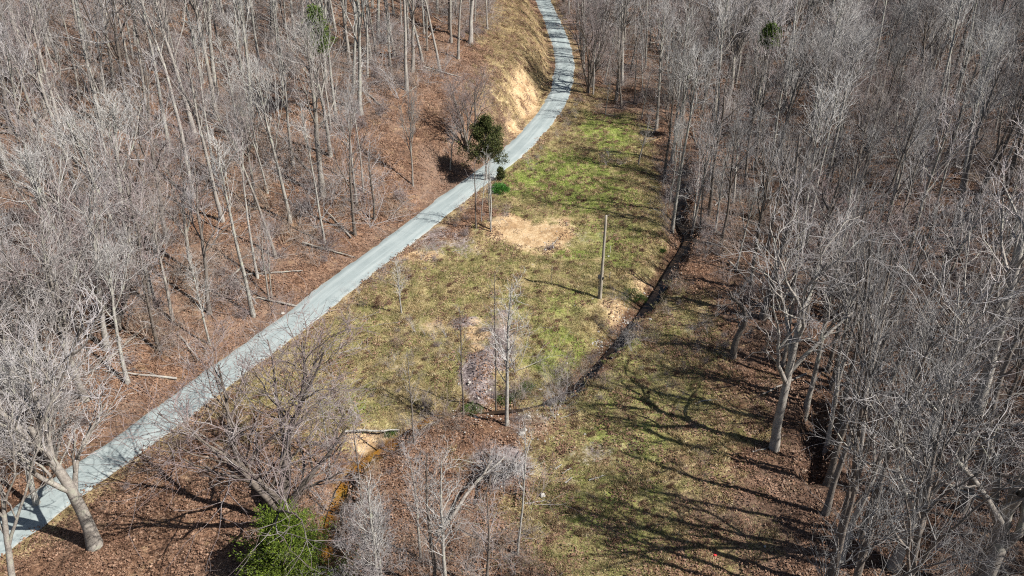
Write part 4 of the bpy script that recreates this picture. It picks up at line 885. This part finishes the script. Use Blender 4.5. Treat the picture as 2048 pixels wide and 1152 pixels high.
TP = [(32.37, 97.76, 16.2), (-21.86, 89.34, 14.2)]
evergreen('pine_tree', 'small dark pine with its green top among grey crowns in the far wood', TP[0][0], TP[0][1], TP[0][2], 2.6, 'pine', .80, 34, 8, .26, 7)
evergreen('pine_tree', 'slim pine whose green tip rises over the upper left slope', TP[1][0], TP[1][1], TP[1][2], 3.8, 'pine', .62, 46, 9, .26, 7)

def leafy(name, label, cat, x, y, r, seed, h=.6, n=1400, size=.055, mat='green_leaf'):
    g = np.random.RandomState(seed)
    d = g.randn(n, 3); d[:, 2] = np.abs(d[:, 2]); d /= np.linalg.norm(d, axis=1, keepdims=True)
    rr = r * (.45 + .55 * g.rand(n) ** .5) * (1 + .25 * np.sin(d[:, 0] * 5 + seed) * np.cos(d[:, 1] * 4))
    C = d * rr[:, None] * np.array([1, 1, h]); V = sprays(g, C, d, size * 1.4, 3)
    o = root(name, label, cat, (x, y, hz(x, y)))
    link('foliage', raw_mesh('foliage', V, np.arange(len(V)), 4, [M[mat]]), o)
    b = np.zeros((1, 3, 3)); b[0, :, 2] = (-.1, 0, .1)
    S1 = spawn(g, b, np.full((1, 3), .03), 14, 0, 1, 1.0, 1, .7, 4, .2, .1, None, .01, abslen=r * .8)
    link('stem', tube_mesh('stem', [(*S1, 3)], M['bark_dark']), o)
for (x, y, r) in [(-1.56, 85.43, 1.1)]: leafy('evergreen_bush', 'round bright green bush beside the dark cedar at the lane edge', 'bush', x, y, r, 3, .8, 3000, .07)
IVL = ['largest patch of green ivy on the bank below the utility pole', 'smaller ivy patch close to the creek below the utility pole', 'green ivy patch right of the slim saplings by the creek bend',
       'green ivy patch left of the sapling feet below the mulch heap', 'low green ivy under the tall sapling with the bent foot', 'small green plant between the tall sapling and the ivy to its right', 'tiny green plant on the upper creek bank', 'green tuft on the bank by the fallen log']
for i, (x, y, r) in enumerate([(11.47, 65.17, 1.6), (12.51, 65.27, 0.9), (1.14, 50.86, 0.8), (-3.11, 48.15, 1.0), (-0.56, 49.40, 0.9), (0.24, 50.00, 0.7), (16.09, 73.17, 0.35), (-9.49, 46.83, 0.5)]): leafy('ivy_patch', IVL[i], 'ivy', x, y, r * .85, 20 + i, .4, int(600 * r) + 150, .06, 'ivy_leaf')

SHL = [(-0.39, 54.91, 1.1, 2, 'grey twiggy shrub right of the mulch heap, upper of three'), (0.25, 52.48, 1.2, 3, 'grey twiggy shrub right of the mulch heap, middle of three'), (0.65, 50.09, 1.0, 0, 'grey twiggy shrub right of the mulch heap, lowest of three'), (-1.72, 57.40, 0.8, 2, 'low mauve shrub at the top of the mulch heap'), (-5.50, 46.52, 1.2, 1, 'tangled brown shrub over the creek bend left of the slim saplings'), (-7.17, 49.26, 1.0, 2, 'mauve shrub on the bank left of the slim saplings'), (-4.47, 45.36, 0.9, 0, 'brown shrub below the creek bend'), (-11.80, 47.21, 0.9, 3, 'dark shrub above the fallen pale log'), (4.93, 53.04, 0.9, 0, 'brown bramble on the west bank of the creek'), (6.93, 56.45, 0.8, 2, 'mauve bramble higher on the west bank of the creek'), (3.64, 52.97, 0.8, 1, 'brown bramble right of the ivy by the creek'), (4.00, 72.23, 0.6, 2, 'low dark shrub at the lower edge of the sand patch'), (-4.82, 74.95, 0.7, 2, 'low mauve bramble left of the sand patch'), (-0.49, 40.64, 0.9, 3, 'grey brush at the foot of the brush pile'), (-2.34, 43.40, 0.8, 0, 'brown brush left of the brush pile'), (1.22, 38.67, 0.8, 3, 'pale brush right of the lone straight sapling'), (-10.50, 35.91, 1.0, 1, 'brown brush on the creek bank right of the green cedar'), (-13.56, 40.40, 0.9, 3, 'grey brush on the sandy creek bank')]
for i, (x, y, r, k, lab) in enumerate(SHL):
    o = root('bare_shrub', lab, 'shrub', (x, y, hz(x, y)), i * 1.3, (r, r, r)); link('stem', BRUSHES[k], o)

# ---------------------------------------------------------------- logs, stakes, stones, brush pile
LOGL = ['long pale fallen log lying across the sandy creek bank', 'pale stick lying on the sand patch', 'short pale stick in the grass left of the pole shadow', 'short pale stick, upper left of the three below the ditch mouth',
        'short pale stick, middle of the three below the creek bend', 'short pale stick, lowest of the three close together', 'thin pale branch lying alone in the shaded grass', 'pale branch lying on leaves right of the creek bend',
        'pale thin branch on the ground right of the creek bend stones', 'pale branch lying at the foot of the stout pale tree', 'pale stick lying on the green field', 'pale stick lying in the dry weeds below the lane', 'thin pale stick right of the lone straight sapling', 'thin pale branch crossing the tree shadows',
        'thick grey dead trunk leaning against the brush pile']
LG = [(-12.69, 45.75, -8.74, 47.03, 0.11), (3.91, 72.49, 4.94, 74.18, 0.05), (0.29, 63.43, 1.06, 63.89, 0.05), (3.07, 41.77, 3.56, 42.22, 0.08), (3.58, 41.40, 4.22, 41.88, 0.06), (3.71, 40.60, 4.23, 41.00, 0.07), (5.41, 40.77, 6.61, 41.41, 0.06), (21.10, 72.25, 23.03, 73.75, 0.05), (3.70, 46.94, 5.31, 47.81, 0.04), (17.65, 43.56, 19.04, 43.92, 0.06), (13.89, 93.16, 15.46, 94.29, 0.05), (-6.20, 71.35, -5.19, 71.85, 0.04), (0.88, 38.67, 2.26, 39.11, 0.05), (14.41, 48.45, 16.55, 49.14, 0.06), (-4.83, 35.99, -1.37, 40.76, 0.15)]
for i, (x, y, x2, y2, r) in enumerate(LG):
    g = np.random.RandomState(60 + i); t = np.linspace(0, 1, 7); px_, py_ = x + (x2 - x) * t, y + (y2 - y) * t
    if i == 0: z = np.linspace(hz(x, y), hz(x2, y2), 7) + .25
    else: z = height(px_, py_) + r * .7 + .02
    ln = math.hypot(x2 - x, y2 - y)
    off = g.randn(7) * ln * .012
    P = np.column_stack([px_ - off * (y2 - y) / ln, py_ + off * (x2 - x) / ln, z])[None]; Rr_ = (r * np.linspace(1, .55, 7))[None]
    if i == len(LG) - 1: P[0, :, 2] += np.linspace(0, 1.4, 7)
    Bq = spawn(g, P, Rr_, 4 if r < .1 else 7, .3, .95, .8, .12, .4, 4, .2, .02, None, .01)
    c = P[0, 0].copy(); P = P - c; Bq = (Bq[0] - c, Bq[1])
    o = tagit(link('fallen_branch' if r < .1 else 'fallen_log', tube_mesh('log', [(P, Rr_, 7), (*Bq, 3)], M['bark' if i == len(LG) - 1 else 'bark_pale']), loc=tuple(c)), LOGL[i], 'branch' if r < .1 else 'log')
STL = ['short wooden stake beyond the sand patch', 'short wooden stake left of the utility pole top', 'short wooden stake near the foot of the utility pole', 'thin upright stem standing on the utility pole shadow']
for i, (x, y, h) in enumerate([(6.02, 76.93, 0.5), (10.29, 71.80, 0.8), (9.75, 67.23, 0.7), (3.87, 65.75, 1.9)]):
    z = hz(x, y); P = np.array([[(0, 0, -.2), (0, 0, h * .5), (.02, 0, h), (.02, 0, h + .01)]]); w = .045 if h < 1.5 else .02
    tagit(link('stake', tube_mesh('stake', [(P, np.array([[w, w, w, .001]]), 4)], M['pole'], False), loc=(x, y, z)), STL[i], 'stake')
def rock_mesh(seed, mat):
    import bmesh
    g = np.random.RandomState(seed); bm = bmesh.new(); bmesh.ops.create_icosphere(bm, subdivisions=2, radius=1)
    for v in bm.verts:
        k = 1 + .28 * math.sin(v.co.x * 3 + seed) * math.cos(v.co.y * 4 + seed * 2) + g.uniform(-.12, .12); v.co *= k; v.co.z *= .6
    me = bpy.data.meshes.new('rock'); bm.to_mesh(me); bm.free(); me.materials.append(mat); return me
RKL = ['small white stone left of the utility pole middle', 'pale block of stone right of the bent foot sapling', 'white stone on the brush pile, larger of the two', 'white stone on the brush pile, smaller of the two', 'pale stone above the block by the creek bend', 'pale stone lying on the bare ground right of the brush pile',
       'pale stone on the bank at the lane edge', 'small white stone in the grass near the pole foot', 'pale stone in the creek bed below the ivy', 'small white stone in the tree shadows right of the creek bend', 'small white stone on the leaves in the lower right clearing', 'small white stone just left of the pole foot']
for i, (x, y, r) in enumerate([(10.05, 71.07, 0.16), (0.75, 45.16, 0.35), (-0.49, 40.80, 0.3), (-0.21, 40.93, 0.22), (0.98, 45.44, 0.25), (2.10, 39.50, 0.3), (-21.22, 60.84, 0.25), (5.96, 62.45, 0.12), (12.66, 59.96, 0.2), (5.51, 45.39, 0.15), (16.20, 35.25, 0.14), (7.72, 63.58, 0.12)]):
    o = tagit(link('stone', rock_mesh(i, M['rock']), loc=(x, y, hz(x, y) + r * .2)), RKL[i], 'stone'); r *= .7; o.scale = (r, r, r); o.rotation_euler = (0, 0, i)
x, y = [(12.88, 34.69)][0]
o = tagit(link('red_wrapper', rock_mesh(50, M['red']), loc=(x, y, hz(x, y) + .05)), 'tiny red piece of litter on the leaves near the bottom edge', 'litter'); o.scale = (.10, .09, .05)

# pebbles and wood chips along the creek and on the heaps: nobody could count them
pm = [rock_mesh(i + 70, M['rock']) for i in range(2)]
chip = [leaf_clump(90 + i, 14, .5, .11, M['rock'], .08) for i in range(1)]
PB = [(-0.49, 41.28, 1.2, 60), (-2.60, 50.99, 2.5, 50), (1.37, 46.07, 2.5, 70), (10.71, 61.94, 1.5, 80), (8.01, 58.48, 1.0, 60), (3.01, 74.13, 3, 30), (-2.46, 46.82, 1.5, 40)]
pp = []
for (x, y, rad, n) in PB:
    a = rng.randn(n, 2) * rad * .5; pp.append(np.column_stack([x + a[:, 0], y + a[:, 1]]))
CL = densify(CREEK, .5); CL = CL[(CL[:, 1] > 36) & (CL[:, 1] < 95)]
q = CL[rng.randint(0, len(CL), 500)] + rng.randn(500, 2) * .8; pp.append(q)
pp = np.vstack(pp); n = len(pp); s = rng.uniform(.02, .075, n) * np.where(rng.rand(n) < .08, 2.2, 1)
scatter('pebbles', pm, np.column_stack([pp, height(pp[:, 0], pp[:, 1])]), np.column_stack([rng.rand(n), rng.rand(n), rng.rand(n) * 6]), np.column_stack([s, s, s]), rng.randint(0, 2, n), 'pale pebbles and chips strewn along the creek and heaps', 'pebbles')

BR = [(-1.02, 41.12), (-1.38, 41.53), (-0.86, 42.01)]
g = np.random.RandomState(8)
bo = root('brush_pile', 'pile of dark burnt branches and pale sticks beside the sapling thicket', 'brush pile', (BR[0][0], BR[0][1], hz(*BR[0][:2])))
for k in range(16):
    a = g.uniform(0, 6.28); l = g.uniform(1.2, 3.4); c = g.randn(3) * np.array([.7, .6, 0]); z0 = g.uniform(.1, .8); el = g.uniform(-.1, .35)
    t = np.linspace(-.5, .5, 5)[:, None]; P = (c + np.array([0, 0, z0]) + t * l * np.array([math.cos(a), math.sin(a), el]) + g.randn(5, 3) * .05)[None]; r = g.uniform(.03, .09)
    link('stick', tube_mesh('stick', [(P, (r * np.linspace(1, .5, 5))[None], 6)], M['char'] if k < 9 else M['bark_pale']), bo)
b = np.zeros((6, 3, 3)); b[:, :, :2] = g.randn(6, 1, 2) * .7; b[:, :, 2] = (0, .2, .4)
T1 = spawn(g, b, np.full((6, 3), .03), 14, 0, 1, 1.2, 1, .7, 5, .25, .02, None, .012, abslen=1.5); T2 = spawn(g, *T1, 6, .2, 1, .8, .5, .7, 4, .2, .0, None, .008)
tagit(link('twig_tangle', tube_mesh('twig_tangle', [(*T1, 3), (*T2, 3)], M['twig'], False), bo), kind='stuff')
print('done')
